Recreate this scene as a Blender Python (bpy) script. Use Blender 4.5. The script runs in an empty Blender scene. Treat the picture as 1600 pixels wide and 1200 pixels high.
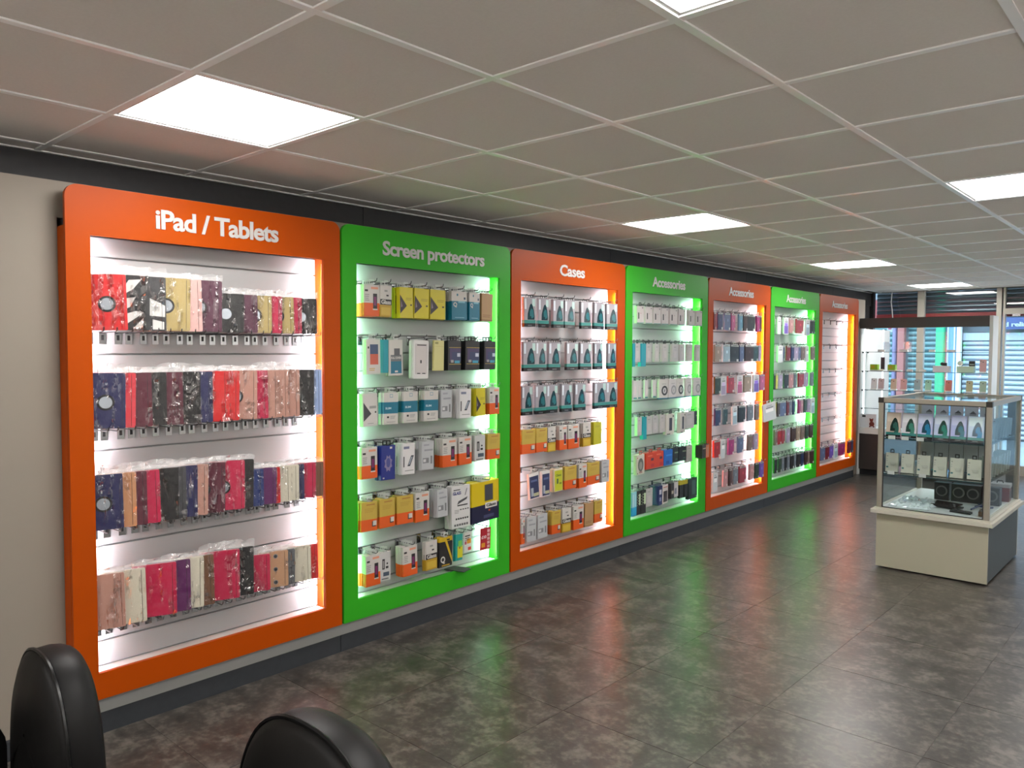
import bpy, bmesh, math, random
from mathutils import Matrix, Vector
random.seed(7)
S = bpy.context.scene
COL = S.collection
PI = math.pi

# ------------------------------------------------------------------ camera, sky, exposure
cam_d = bpy.data.cameras.new('camera'); cam = bpy.data.objects.new('camera', cam_d); COL.objects.link(cam)
cam_d.sensor_fit = 'HORIZONTAL'; cam_d.sensor_width = 36.0; cam_d.lens = 1220.48 / 1600 * 36.0
cam_d.clip_start = 0.05; cam_d.clip_end = 100
r_ = Vector((0.74237053, 0.66998059, 0.00346406)); u_ = Vector((-0.03189406, 0.03017474, 0.99903566)); f_ = Vector((-0.66922997, 0.74176512, -0.04376924))
cam.matrix_world = Matrix(((r_.x, u_.x, -f_.x, 3.3767), (r_.y, u_.y, -f_.y, -1.0602), (r_.z, u_.z, -f_.z, 1.5091), (0, 0, 0, 1)))
S.camera = cam
W = bpy.data.worlds.new('overcast_sky'); S.world = W; W.use_nodes = True
W.node_tree.nodes['Background'].inputs[0].default_value = (0.62, 0.84, 1.0, 1)
W.node_tree.nodes['Background'].inputs[1].default_value = 5.0
S.view_settings.view_transform = 'Standard'; S.view_settings.look = 'None'
S.view_settings.gamma = 1.0; S.view_settings.use_curve_mapping = False
S.view_settings.exposure = 0.55
S.cycles.transparent_max_bounces = 32
PANEL_LIGHT = 20.0      # radiance of the ceiling panels
LED_LIGHT = 240.0        # radiance of the LED strips in the display bays

# ------------------------------------------------------------------ materials
MATS = {}
def lin(c):
    c = c / 255.0
    return c / 12.92 if c <= 0.04045 else ((c + 0.055) / 1.055) ** 2.4
def nodes(name):
    m = bpy.data.materials.new(name); m.use_nodes = True
    nt = m.node_tree
    return m, nt, nt.nodes['Principled BSDF']
def col(rgb, rough=0.5, metal=0.0, spec=0.5, grain=0.0, scale=40.0, bump=0.0, coat=0.0, k=0.78):
    """sRGB colour with optional procedural grain and bump"""
    key = (rgb, rough, metal, spec, grain, scale, bump, coat, k)
    if key in MATS: return MATS[key]
    m, nt, p = nodes('paint_%d_%d_%d' % rgb)
    c = tuple(lin(v) * k for v in rgb)
    p.inputs['Base Color'].default_value = (*c, 1); p.inputs['Roughness'].default_value = rough
    p.inputs['Metallic'].default_value = metal; p.inputs['Specular IOR Level'].default_value = spec
    p.inputs['Coat Weight'].default_value = coat
    if grain or bump:
        tc = nt.nodes.new('ShaderNodeTexCoord'); nz = nt.nodes.new('ShaderNodeTexNoise')
        nz.inputs['Scale'].default_value = scale; nz.inputs['Detail'].default_value = 5
        nt.links.new(tc.outputs['Object'], nz.inputs['Vector'])
        if grain:
            r = nt.nodes.new('ShaderNodeValToRGB')
            r.color_ramp.elements[0].position = 0.3; r.color_ramp.elements[1].position = 0.7
            r.color_ramp.elements[0].color = (*[v * (1 - grain) for v in c], 1)
            r.color_ramp.elements[1].color = (*[min(1, v * (1 + grain)) for v in c], 1)
            nt.links.new(nz.outputs['Fac'], r.inputs[0]); nt.links.new(r.outputs[0], p.inputs['Base Color'])
        if bump:
            b = nt.nodes.new('ShaderNodeBump'); b.inputs['Strength'].default_value = bump; b.inputs['Distance'].default_value = 0.002
            nt.links.new(nz.outputs['Fac'], b.inputs['Height']); nt.links.new(b.outputs[0], p.inputs['Normal'])
    MATS[key] = m
    return m
def emit(name, rgb, strength):
    m = bpy.data.materials.new(name); m.use_nodes = True; nt = m.node_tree; nt.nodes.clear()
    e = nt.nodes.new('ShaderNodeEmission'); o = nt.nodes.new('ShaderNodeOutputMaterial')
    e.inputs[0].default_value = (*rgb, 1); e.inputs[1].default_value = strength
    nt.links.new(e.outputs[0], o.inputs[0]); return m
def clear(name, tint=(1, 1, 1), gloss=0.02, haze=0.0, rough=0.02, crinkle=0.0, scale=25.0, fres=1.0):
    """thin clear sheet: transparent, with Fresnel gloss, optional haze and crinkles"""
    m = bpy.data.materials.new(name); m.use_nodes = True; nt = m.node_tree; nt.nodes.clear(); N = nt.nodes.new; L = nt.links.new
    o = N('ShaderNodeOutputMaterial'); t = N('ShaderNodeBsdfTransparent'); g = N('ShaderNodeBsdfGlossy'); mx = N('ShaderNodeMixShader')
    t.inputs[0].default_value = (*tint, 1); g.inputs['Roughness'].default_value = rough; g.inputs['Color'].default_value = (1, 1, 1, 1)
    fr = N('ShaderNodeFresnel'); fr.inputs['IOR'].default_value = 1.45
    ma = N('ShaderNodeMath'); ma.operation = 'MULTIPLY_ADD'; ma.inputs[1].default_value = fres; ma.inputs[2].default_value = gloss; ma.use_clamp = True
    L(fr.outputs[0], ma.inputs[0]); L(ma.outputs[0], mx.inputs[0])
    base = t.outputs[0]
    if haze:
        d = N('ShaderNodeBsdfDiffuse'); d.inputs[0].default_value = (0.9, 0.9, 0.9, 1)
        hz = N('ShaderNodeMixShader'); hz.inputs[0].default_value = haze
        L(base, hz.inputs[1]); L(d.outputs[0], hz.inputs[2]); base = hz.outputs[0]
    if crinkle:
        tc = N('ShaderNodeTexCoord'); mp = N('ShaderNodeMapping'); mp.inputs['Scale'].default_value = (1, 3.2, 0.8)
        oi = N('ShaderNodeObjectInfo'); rc = N('ShaderNodeCombineXYZ'); rm_ = N('ShaderNodeMath'); rm_.operation = 'MULTIPLY_ADD'; rm_.inputs[1].default_value = 1.6; rm_.inputs[2].default_value = -0.8; L(oi.outputs['Random'], rm_.inputs[0]); L(rm_.outputs[0], rc.inputs[0]); L(rc.outputs[0], mp.inputs['Rotation'])
        n1 = N('ShaderNodeTexNoise'); n1.inputs['Scale'].default_value = scale; n1.inputs['Detail'].default_value = 2.0; n1.inputs['Distortion'].default_value = 1.6
        b = N('ShaderNodeBump'); b.inputs['Strength'].default_value = crinkle; b.inputs['Distance'].default_value = 0.02
        va = N('ShaderNodeVectorMath'); va.operation = 'MULTIPLY_ADD'; va.inputs[1].default_value = (7, 5, 9)
        cv = N('ShaderNodeCombineXYZ'); L(oi.outputs['Random'], cv.inputs[0]); L(oi.outputs['Random'], cv.inputs[2])
        L(tc.outputs['Object'], mp.inputs['Vector'])
        L(cv.outputs[0], va.inputs[0]); L(mp.outputs[0], va.inputs[2]); L(va.outputs[0], n1.inputs['Vector'])
        n2 = N('ShaderNodeTexNoise'); n2.inputs['Scale'].default_value = scale * .8; n2.inputs['Detail'].default_value = 3; L(va.outputs[0], n2.inputs['Vector'])
        rp = N('ShaderNodeValToRGB'); rp.color_ramp.elements[0].position = 0.50; rp.color_ramp.elements[1].position = 0.60; L(n2.outputs['Fac'], rp.inputs[0])
        mk = N('ShaderNodeMath'); mk.operation = 'MULTIPLY'; L(ma.outputs[0], mk.inputs[0]); L(rp.outputs[0], mk.inputs[1]); L(mk.outputs[0], mx.inputs[0])
        L(n1.outputs['Fac'], b.inputs['Height']); L(b.outputs[0], g.inputs['Normal']); L(b.outputs[0], fr.inputs['Normal'])
    L(base, mx.inputs[1]); L(g.outputs[0], mx.inputs[2]); L(mx.outputs[0], o.inputs[0])
    return m

# ------------------------------------------------------------------ mesh builder
class MB:
    def __init__(s): s.v = []; s.f = []; s.m = []; s.mats = []
    def mi(s, mat):
        if mat not in s.mats: s.mats.append(mat)
        return s.mats.index(mat)
    def face(s, pts, mat):
        b = len(s.v); s.v += [tuple(p) for p in pts]; s.f.append(tuple(range(b, b + len(pts)))); s.m.append(s.mi(mat))
    def box(s, x0, x1, y0, y1, z0, z1, mat):
        b = len(s.v)
        s.v += [(x0, y0, z0), (x1, y0, z0), (x1, y1, z0), (x0, y1, z0), (x0, y0, z1), (x1, y0, z1), (x1, y1, z1), (x0, y1, z1)]
        for q in ((3, 2, 1, 0), (4, 5, 6, 7), (0, 1, 5, 4), (1, 2, 6, 5), (2, 3, 7, 6), (3, 0, 4, 7)):
            s.f.append(tuple(b + i for i in q)); s.m.append(s.mi(mat))
        return s
    def prism(s, pts, d0, d1, mat, ax=0):
        """extrude a 2-D outline (counter-clockwise seen from +axis) along an axis"""
        def P(a, c, d):
            return (d, a, c) if ax == 0 else ((a, d, c) if ax == 1 else (a, c, d))
        b = len(s.v); n = len(pts); k = s.mi(mat)
        s.v += [P(a, c, d0) for a, c in pts] + [P(a, c, d1) for a, c in pts]
        s.f.append(tuple(b + n + i for i in range(n))); s.m.append(k)
        s.f.append(tuple(b + n - 1 - i for i in range(n))); s.m.append(k)
        for i in range(n):
            j = (i + 1) % n; s.f.append((b + i, b + j, b + n + j, b + n + i)); s.m.append(k)
        return s
    def cyl(s, c, r, d0, d1, mat, ax=0, n=20, rx=1.0):
        return s.prism([(c[0] + rx * r * math.cos(2 * PI * i / n), c[1] + r * math.sin(2 * PI * i / n)) for i in range(n)], d0, d1, mat, ax)
    def tube(s, path, r, mat, n=6, closed=False):
        path = [Vector(p) for p in path]; b = len(s.v); k = s.mi(mat); N = len(path)
        up = None
        for i, p in enumerate(path):
            if closed: t = path[(i + 1) % N] - path[i - 1]
            else: t = path[min(i + 1, N - 1)] - path[max(i - 1, 0)]
            t.normalize()
            if up is None:
                up = Vector((0, 0, 1)) if abs(t.z) < 0.9 else Vector((0, 1, 0))
            a = t.cross(up).normalized(); c = a.cross(t).normalized(); up = c
            for j in range(n):
                an = 2 * PI * j / n; s.v.append(tuple(p + r * (math.cos(an) * a + math.sin(an) * c)))
        for i in range(N if closed else N - 1):
            o = ((i + 1) % N) * n
            for j in range(n):
                s.f.append((b + i * n + j, b + i * n + (j + 1) % n, b + o + (j + 1) % n, b + o + j)); s.m.append(k)
        if not closed:
            s.f.append(tuple(b + n - 1 - j for j in range(n))); s.m.append(k)
            s.f.append(tuple(b + (N - 1) * n + j for j in range(n))); s.m.append(k)
        return s
    def mesh(s, name, smooth=False):
        me = bpy.data.meshes.new(name); me.from_pydata(s.v, [], s.f)
        for m in s.mats: me.materials.append(m)
        me.polygons.foreach_set('material_index', s.m)
        if smooth: me.polygons.foreach_set('use_smooth', [True] * len(s.f))
        me.update()
        bm = bmesh.new(); bm.from_mesh(me); bmesh.ops.recalc_face_normals(bm, faces=bm.faces); bm.to_mesh(me); bm.free()
        if smooth: me.set_sharp_from_angle(angle=math.radians(40))
        return me
    def obj(s, name, parent=None, smooth=False):
        return put(name, s.mesh(name, smooth), parent)
def put(name, me, parent=None, loc=None, rot=None, scale=None):
    o = bpy.data.objects.new(name, me); COL.objects.link(o)
    if parent is not None: o.parent = parent
    if loc is not None: o.location = loc
    if rot is not None: o.rotation_euler = rot
    if scale is not None: o.scale = scale
    return o
def tag(o, label=None, cat=None, group=None, kind=None):
    if label: o['label'] = label
    if cat: o['category'] = cat
    if group: o['group'] = group
    if kind: o['kind'] = kind
    return o
def thing(name, label, cat, loc=(0, 0, 0), rotz=0.0, group=None):
    o = bpy.data.objects.new(name, None); COL.objects.link(o); o.location = loc; o.rotation_euler = (0, 0, rotz); o.empty_display_size = 0.1
    return tag(o, label, cat, group)
def struct(name, loc=(0, 0, 0)):
    o = bpy.data.objects.new(name, None); COL.objects.link(o); o.location = loc; o['kind'] = 'structure'; o.empty_display_size = 0.1
    return o
def rrect(y0, y1, z0, z1, r, n=4, corners=(1, 1, 1, 1)):
    """rounded rectangle outline, corners bl br tr tl"""
    P = []
    for (cx, cz, a0, on, px, pz) in ((y0 + r, z0 + r, PI, corners[0], y0, z0), (y1 - r, z0 + r, 1.5 * PI, corners[1], y1, z0), (y1 - r, z1 - r, 0, corners[2], y1, z1), (y0 + r, z1 - r, .5 * PI, corners[3], y0, z1)):
        if on: P += [(cx + r * math.cos(a0 + k * PI / 2 / n), cz + r * math.sin(a0 + k * PI / 2 / n)) for k in range(n + 1)]
        else: P.append((px, pz))
    return P
TEXTS = {}
def text_mesh(body, width, cap, depth, mat, bold=0.0):
    """lettering standing in the YZ plane, reading from +X, origin at centre of baseline; returns verts/faces for a mesh"""
    cu = bpy.data.curves.new('lettering', 'FONT'); cu.body = body; cu.size = 1.0; cu.offset = bold; cu.extrude = 0.01; cu.space_character = 0.93; cu.resolution_u = 3
    to = bpy.data.objects.new('lettering_source', cu); COL.objects.link(to); bpy.context.view_layer.update()
    dg = bpy.context.evaluated_depsgraph_get(); me = bpy.data.meshes.new_from_object(to.evaluated_get(dg))
    bpy.data.objects.remove(to); bpy.data.curves.remove(cu)
    xs = [v.co.x for v in me.vertices]; a, b = min(xs), max(xs)
    sx = width / (b - a); sy = cap / 0.70; sz = depth / 0.02
    for v in me.vertices:
        x, y, z = v.co
        v.co = ((z + 0.01) * sz, (x - (a + b) / 2) * sx, y * sy)
    me.materials.clear(); me.materials.append(mat); me.update()
    return me
def add_text(mb, body, y, z, width, cap, mat, x=0.0003, bold=0.0, cache={}):
    k = (body, bold)
    if k not in cache:
        me = text_mesh(body, 1.0, 1.0, 1.0, mat, bold)
        cache[k] = ([tuple(v.co) for v in me.vertices], [tuple(p.vertices) for p in me.polygons])
    V, F = cache[k]; b = len(mb.v)
    mb.v += [(x + vx * 0.0003, y + vy * width, z + vz * cap) for vx, vy, vz in V]
    mi = mb.mi(mat)
    for f in F: mb.f.append(tuple(b + i for i in f)); mb.m.append(mi)
ORD = ['first', 'second', 'third', 'fourth', 'fifth', 'sixth', 'seventh', 'eighth', 'ninth', 'tenth', 'eleventh', 'twelfth', 'thirteenth', 'fourteenth', 'fifteenth', 'sixteenth', 'seventeenth', 'eighteenth', 'nineteenth', 'twentieth']
ROWN = ['top', 'second', 'third', 'fourth', 'fifth', 'bottom']

# ------------------------------------------------------------------ shared materials
H = 2.29
M_wall = col((146, 137, 125), 0.7, grain=0.03, scale=3)
M_far = col((242, 240, 236), 0.7, grain=0.02, scale=3, k=1.0)
M_band = col((52, 52, 55), 0.55, grain=0.08, scale=30)
M_plinth = col((48, 52, 57), 0.5, grain=0.08, scale=30)
M_strip = col((150, 150, 148), 0.45)
M_ORANGE = col((180, 72, 0), 0.42, spec=.12)
M_GREEN = col((52, 168, 34), 0.42, spec=.15)
M_slat = col((172, 172, 172), 0.35)
M_back = col((150, 150, 150), 0.7)
M_letter = col((200, 198, 196), 0.4)
M_chrome = col((190, 192, 195), 0.22, metal=1.0)
M_wire = col((120, 122, 125), 0.28, metal=1.0)
M_black = col((22, 22, 23), 0.4)
M_white = col((215, 215, 212), 0.45)
M_alu = col((160, 154, 142), 0.38, metal=0.35)
M_led_w = emit('led_cool_white', (0.93, 0.93, 1.0), LED_LIGHT)
M_led_g = emit('led_mint_white', (0.62, 1.0, 0.82), LED_LIGHT)
M_panel = emit('panel_light', (1.0, 0.965, 0.93), PANEL_LIGHT)
M_tile = col((230, 225, 220), 0.85, grain=0.02, scale=120, bump=0.25, k=1.0)
M_tbar = col((252, 252, 252), 0.3, k=1.0)
M_glass = clear('clear_glass', (0.93, 0.97, 0.97), 0.0)
M_shelfglass = clear('shelf_glass', (0.92, 0.97, 0.96), 0.01)
M_edge = col((44, 74, 78), 0.2)
M_film = clear('crinkled_film', (1, 1, 1), 0.10, 0.02, 0.07, 0.8, 13.0, 0.5)
M_flap = clear('film_header', (0.97, 0.97, 0.97), 0.06, 0.22, 0.12, 0.8, 14.0)

# ------------------------------------------------------------------ room
def floor_material():
    m, nt, p = nodes('mottled_vinyl'); N = nt.nodes.new; L = nt.links.new
    g = N('ShaderNodeNewGeometry'); oi = N('ShaderNodeObjectInfo')
    ad = N('ShaderNodeVectorMath'); ad.operation = 'ADD'; sc = N('ShaderNodeVectorMath'); sc.operation = 'SCALE'; sc.inputs['Scale'].default_value = 13.0
    cx = N('ShaderNodeCombineXYZ'); L(oi.outputs['Random'], cx.inputs[0]); L(oi.outputs['Random'], cx.inputs[1]); L(cx.outputs[0], sc.inputs[0])
    L(g.outputs['Position'], ad.inputs[0]); L(sc.outputs[0], ad.inputs[1])
    n1 = N('ShaderNodeTexNoise'); n1.inputs['Scale'].default_value = 8.5; n1.inputs['Detail'].default_value = 9; n1.inputs['Roughness'].default_value = 0.72; n1.inputs['Distortion'].default_value = 0.25
    n2 = N('ShaderNodeTexNoise'); n2.inputs['Scale'].default_value = 38.0; n2.inputs['Detail'].default_value = 6
    L(ad.outputs[0], n1.inputs['Vector']); L(ad.outputs[0], n2.inputs['Vector'])
    mx = N('ShaderNodeMath'); mx.operation = 'MULTIPLY_ADD'; mx.inputs[1].default_value = 0.30; L(n2.outputs['Fac'], mx.inputs[0])
    m2 = N('ShaderNodeMath'); m2.operation = 'MULTIPLY'; m2.inputs[1].default_value = 0.72; L(n1.outputs['Fac'], m2.inputs[0]); L(m2.outputs[0], mx.inputs[2])
    r = N('ShaderNodeValToRGB'); e = r.color_ramp.elements
    e[0].position = 0.38; e[0].color = (lin(42), lin(39), lin(36), 1)
    e[1].position = 0.63; e[1].color = (lin(98), lin(93), lin(86), 1)
    k = e.new(0.5); k.color = (lin(60), lin(56), lin(52), 1)
    L(mx.outputs[0], r.inputs[0])
    tv = N('ShaderNodeMath'); tv.operation = 'MULTIPLY_ADD'; tv.inputs[1].default_value = 0.10; tv.inputs[2].default_value = 0.95; L(oi.outputs['Random'], tv.inputs[0])
    hs = N('ShaderNodeHueSaturation'); L(r.outputs[0], hs.inputs['Color']); L(tv.outputs[0], hs.inputs['Value']); L(hs.outputs[0], p.inputs['Base Color'])
    rr = N('ShaderNodeMath'); rr.operation = 'MULTIPLY_ADD'; rr.inputs[1].default_value = 0.16; rr.inputs[2].default_value = 0.235; L(n1.outputs['Fac'], rr.inputs[0]); L(rr.outputs[0], p.inputs['Roughness'])
    b = N('ShaderNodeBump'); b.inputs['Strength'].default_value = 0.12; b.inputs['Distance'].default_value = 0.002; L(n2.outputs['Fac'], b.inputs['Height']); L(b.outputs[0], p.inputs['Normal'])
    return m
M_floor = floor_material()
X1, Y0, Y1 = 5.0, -3.1, 10.06
fl = struct('floor')
fb = MB(); fb.box(-0.2, X1, Y0, Y1 + 0.12, -0.10, -0.004, M_floor); fb.obj('subfloor', fl)
TS = 0.61
tm = MB(); g_ = 0.0004; tm.prism(rrect(g_, TS - g_, g_, TS - g_, 0.0005, 1), -0.004, -0.0006, M_floor, 2); tm.prism([(g_ + .001, g_ + .001), (TS - g_ - .001, g_ + .001), (TS - g_ - .001, TS - g_ - .001), (g_ + .001, TS - g_ - .001)], -0.0006, 0.0, M_floor, 2)
tme = tm.mesh('floor_tile')
for i in range(0, 7):
    for j in range(-4, 17):
        put('floor_tile', tme, fl, (0.17 + i * TS, 0.25 + j * TS, 0))
rest = MB()
rest.box(-0.14, 0.17, Y0, Y1 + .12, -0.004, 0.0, M_floor); rest.box(0.17, X1, Y0, 0.25 - 4 * TS, -0.004, 0.0, M_floor)
rest.box(0.17 + 7 * TS, X1, 0.25 - 4 * TS, Y1 + .12, -0.004, 0.0, M_floor)
rest.obj('floor_edge', fl)

wl = MB().box(-0.30, -0.14, Y0, Y1, 0, H + .3, M_band).obj('wall_left'); wl['kind'] = 'structure'
wr = MB().box(X1, X1 + .15, Y0, Y1, 0, H + .3, M_far).obj('wall_right'); wr['kind'] = 'structure'
wb = MB().box(-0.30, X1 + .15, Y0 - .15, Y0, 0, H + .3, M_far).obj('wall_back'); wb['kind'] = 'structure'
# dark band under the ceiling, in boards
tr = struct('trim_1')
for k in range(6):
    a = -4.0 + (k * 2.4 if k else 0) - (0 if k else 0); a = Y0 + 0.0 + k * 2.35; b = min(Y1, a + 2.347)
    MB().box(-.1395, -.125, a, b, H - 0.175, H - 0.002, M_band).obj('band_board', tr)
bl = struct('baseboard_left')
for (a, b) in ((Y0, -1.6), (-1.597, -0.052)):
    MB().box(.1285, .150, a, b, 0.0, 0.072, M_plinth).obj('skirting_board', bl)
ll = struct('wall_left_lining')
for (a, b, z) in ((Y0, -.012, 0), (-.012, 8.58, 2.00), (8.581, 9.05, 0)): MB().box(-.139, .128, a, b, z, H - .1535, M_wall).obj('lining_board', ll)

# ceiling: tiles, tees, light panels
cl = struct('ceiling')
MB().box(-0.14, X1, Y0, Y1, H + .10, H + .22, col((120, 120, 120), 0.8)).obj('ceiling_slab', cl)
LIGHTS = {(i, j) for i in (1, 4, 7) for j in (-5, 0, 5, 10, 15)}
G = 0.6
tl = MB(); tl.box(0.006, G - .006, 0.006, G - .006, H + .004, H + .02, M_tile); tile_me = tl.mesh('ceiling_tile')
for i in range(0, 8):
    for j in range(-5, 16):
        if (i, j) in LIGHTS: continue
        put('ceiling_tile', tile_me, cl, (i * G, j * G, 0))
etl = MB(); etl.box(-0.14, -0.006, 0.006, G - .006, H + .004, H + .02, M_tile); etm = etl.mesh('ceiling_tile_cut')
for j in range(-5, 16): put('ceiling_tile', etm, cl, (0, j * G, 0))
etl = MB(); etl.box(0.006, G - .006, 16 * G + .006, Y1, H + .004, H + .02, M_tile); etm = etl.mesh('ceiling_tile_end')
for i in range(0, 8): put('ceiling_tile', etm, cl, (i * G, 0, 0))
mt = MB(); mt.box(-.012, .012, Y0, Y1, H - .001, H + .004, M_tbar); mt.box(-.0015, .0015, Y0, Y1, H + .004, H + .04, M_tbar); mtm = mt.mesh('main_tee')
for i in range(0, 9): put('main_tee', mtm, cl, (min(i * G, X1 - .012), 0, 0))
ct = MB(); ct.box(.0125, G - .0125, -.012, .012, H - .0005, H + .004, M_tbar); ct.box(.0125, G - .0125, -.0015, .0015, H + .004, H + .03, M_tbar); ctm = ct.mesh('cross_tee')
for i in range(0, 8):
    for j in range(-5, 17):
        put('cross_tee', ctm, cl, (i * G, j * G, 0))
wt = MB()
for j in range(-6, 17): wt.box(-.14, -.0125, j * G - .012, j * G + .012, H - .0005, H + .004, M_tbar)
wt.box(-.1245, -.110, Y0, Y1, H - .002, H + .003, M_tbar)
wt.obj('wall_angle', cl)['kind'] = 'stuff'
LF = MB()
for a, b, c, d in ((.014, .024, .014, G - .014), (G - .024, G - .014, .014, G - .014), (.024, G - .024, .014, .024), (.024, G - .024, G - .024, G - .014)):
    LF.box(a, b, c, d, -.001 + H + .0045, H + .018, M_white)
lfm = LF.mesh('light_frame'); LD = MB(); LD.box(.024, G - .024, .024, G - .024, H + .008, H + .016, M_panel); ldm = LD.mesh('diffuser')
names = {0: 'nearest', 5: 'second nearest', 10: 'third', 15: 'farthest', -5: 'unseen rear'}
for (i, j) in sorted(LIGHTS):
    row = {1: 'along the display wall', 4: 'in the middle row', 7: 'in the far right row'}[i]
    t = thing('ceiling_light', 'square lit white ceiling panel, %s one %s' % (names[j], row), 'ceiling light', (i * G, j * G, 0), 0, 'square ceiling light panels')
    put('light_frame', lfm, t); put('diffuser', ldm, t)

# ------------------------------------------------------------------ display bays along the left wall
YB, PW, XF, XB = -0.0173, 1.2274, 0.2095, 0.110
ZB, ZT, OZ0, OZ1 = 0.150, 2.120, 0.253, 1.935
BAYN = ['first orange bay', 'first green bay', 'second orange bay', 'second green bay', 'third orange bay', 'third green bay', 'last orange bay']
SIGN = [('iPad / Tablets', .595, .55), ('Screen protectors', 1.835, .742), ('Cases', 3.039, .268), ('Accessories', 4.263, .485), ('Accessories', 5.50, .485), ('Accessories', 6.72, .485), ('Accessories', 7.945, .485)]
RZ = [1.85, 1.575, 1.303, 1.03, .755, .48]
pl = struct('trim_2')                                         # dark plinth below the bays, with a pale strip on top
pe = [-0.05, 1.22, 3.665, 6.12, 8.575]
for a, b in zip(pe, pe[1:]): MB().box(-.14, .178, a, b - .003, 0, .088, M_plinth).obj('plinth_board', pl)
MB().box(-.14, .182, pe[-1], 8.60, 0, .12, M_plinth).obj('plinth_end', pl)
MB().box(-.14, .186, -.045, 8.574, .0885, .1495, M_strip).obj('plinth_strip', pl)

def hook_mesh(length, z_drop=0.006):
    m = MB()
    m.tube([(XB + .004, 0, -z_drop), (XB + length - .014, 0, -z_drop + .003), (XB + length - .004, 0, -z_drop + .008), (XB + length, 0, -z_drop + .020)], .0024, M_wire, 5)
    return m.mesh('hook', True)
def plate_mesh(h=.040, w=.026):
    m = MB()
    m.box(XB + .0005, XB + .0035, -w / 2, w / 2, -h, .004, M_chrome)
    m.box(XB + .0035, XB + .0038, -w / 5, w / 5, -h * .62, -h * .12, M_black)
    m.box(XB - .006, XB + .0035, -w / 2, w / 2, .004, .008, M_chrome)
    return m.mesh('hook_plate')
HOOK = hook_mesh(.148); HOOKS = hook_mesh(.135); PLATE = plate_mesh(); PLATE_S = plate_mesh(.024, .02)
BAYS = []
for k in range(7):
    y = YB + k * PW; a, b = y + .006, y + PW - .006
    o0, o1 = y + .092, y + 1.128
    M_C = M_ORANGE if k % 2 == 0 else M_GREEN
    shown = ['tablet cases', 'screen protectors', 'phone cases and screen protectors', 'chargers and leads', 'phone cases', 'phone cases', 'mostly empty hooks']
    colr = 'orange' if k % 2 == 0 else 'green'
    bay = thing('display_bay', '%s lit slatwall display bay headed %s, %s of %s' % (colr, ['Tablets', 'Screen protectors', 'Cases', 'Accessories', 'Accessories', 'Accessories', 'Accessories'][k], shown[k], ['seven', 'seven', 'seven', 'boxes', 'dark cases', 'many colours', 'bare rails'][k]), 'display stand', (0, 0, 0), 0)
    bay['label'] = ['large orange framed wall display of tablet cases, nearest the camera', 'green framed wall display headed Screen protectors', 'orange framed wall display headed Cases', 'green framed Accessories display next to the Cases display', 'middle orange framed Accessories display between two green ones', 'green framed Accessories display nearest the shop window', 'orange Accessories display with mostly bare hooks, beside the shop window'][k]
    bay['group'] = 'framed wall displays'
    BAYS.append(bay)
    f = MB(); x0, x1 = XF - .018, XF
    f.prism([(a, ZB), (o0, ZB), (o0, OZ1), (a, OZ1)], x0, x1, M_C)
    f.prism([(o1, ZB), (b, ZB), (b, OZ1), (o1, OZ1)], x0, x1, M_C)
    f.prism([(o0, ZB), (o1, ZB), (o1, OZ0), (o0, OZ0)], x0, x1, M_C)
    f.prism(rrect(a, b, OZ1, ZT, .045, 6, (0, 0, 1, 1)), x0, x1, M_C)
    f.obj('face_frame', bay)
    for (ya, yb) in ((o0 - .030, o0 - .018), (o1 + .018, o1 + .030)):
        MB().box(-.02, x0 - .0005, ya, yb, OZ0 - .03, OZ1 + .03, M_C).obj('side_board', bay)
    MB().box(.08, x0 - .0005, o0 - .0175, o1 + .0175, OZ0 - .03, OZ0 - .012, M_white).obj('bottom_board', bay)
    MB().box(.08, x0 - .0005, o0 - .0175, o1 + .0175, OZ1 + .012, OZ1 + .03, M_white).obj('top_board', bay)
    if k == 0:
        MB().box(.1285, x0 - .001, a - .0005, a + .012, .151, 1.965, M_C).obj('outer_side_board', bay)
    else:
        pass
    MB().box(-.139, .18, a + .015, o0 - .0305, .151, 1.995, M_plinth).obj('carcass_side', bay)
    MB().box(-.139, .18, o1 + .0305, b - .015, .151, 1.995, M_plinth).obj('carcass_side', bay)
    # slats
    pitch = .1268 if k == 0 else .0915
    zs = 1.866 if k == 0 else 1.8555
    MB().box(.07, XB - .014, o0 - .0175, o1 + .0175, OZ0 - .011, OZ1 + .011, M_back).obj('back_board', bay)
    edges = [OZ1 + .011]
    zz = zs
    while zz > OZ0 + .03: edges.append(zz); zz -= pitch
    edges.append(OZ0 - .011)
    g = .0035
    for z1, z0 in zip(edges, edges[1:]):
        s = MB(); s.box(XB - .014, XB - .002, o0 - .0174, o1 + .0174, z0 + g, z1 - g, M_slat)
        s.box(XB - .002, XB, o0 - .0172, o1 + .0172, z0 + g + .002, z1 - g - .002, M_slat); s.obj('slat', bay)
    # LED strips fixed to the back of the stiles
    for yy in (o0 - .012, o1 + .002):
        s = MB(); s.box(x0 - .0055, x0 - .0005, yy, yy + .010, OZ0 + .01, OZ1 - .02, M_white); s.face([(x0 - .0058, yy + .001, OZ0 + .015), (x0 - .0058, yy + .001, OZ1 - .025), (x0 - .0058, yy + .009, OZ1 - .025), (x0 - .0058, yy + .009, OZ0 + .015)], M_led_w if k % 2 == 0 else M_led_g)
        s.obj('led_strip', bay)
    tx, ty, tw = SIGN[k]
    tme = text_mesh(tx, tw, .074 if k == 0 else .069, .003, M_letter, .027)
    put('sign_lettering', tme, bay, (XF + .0003, ty, 1.991))
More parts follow.
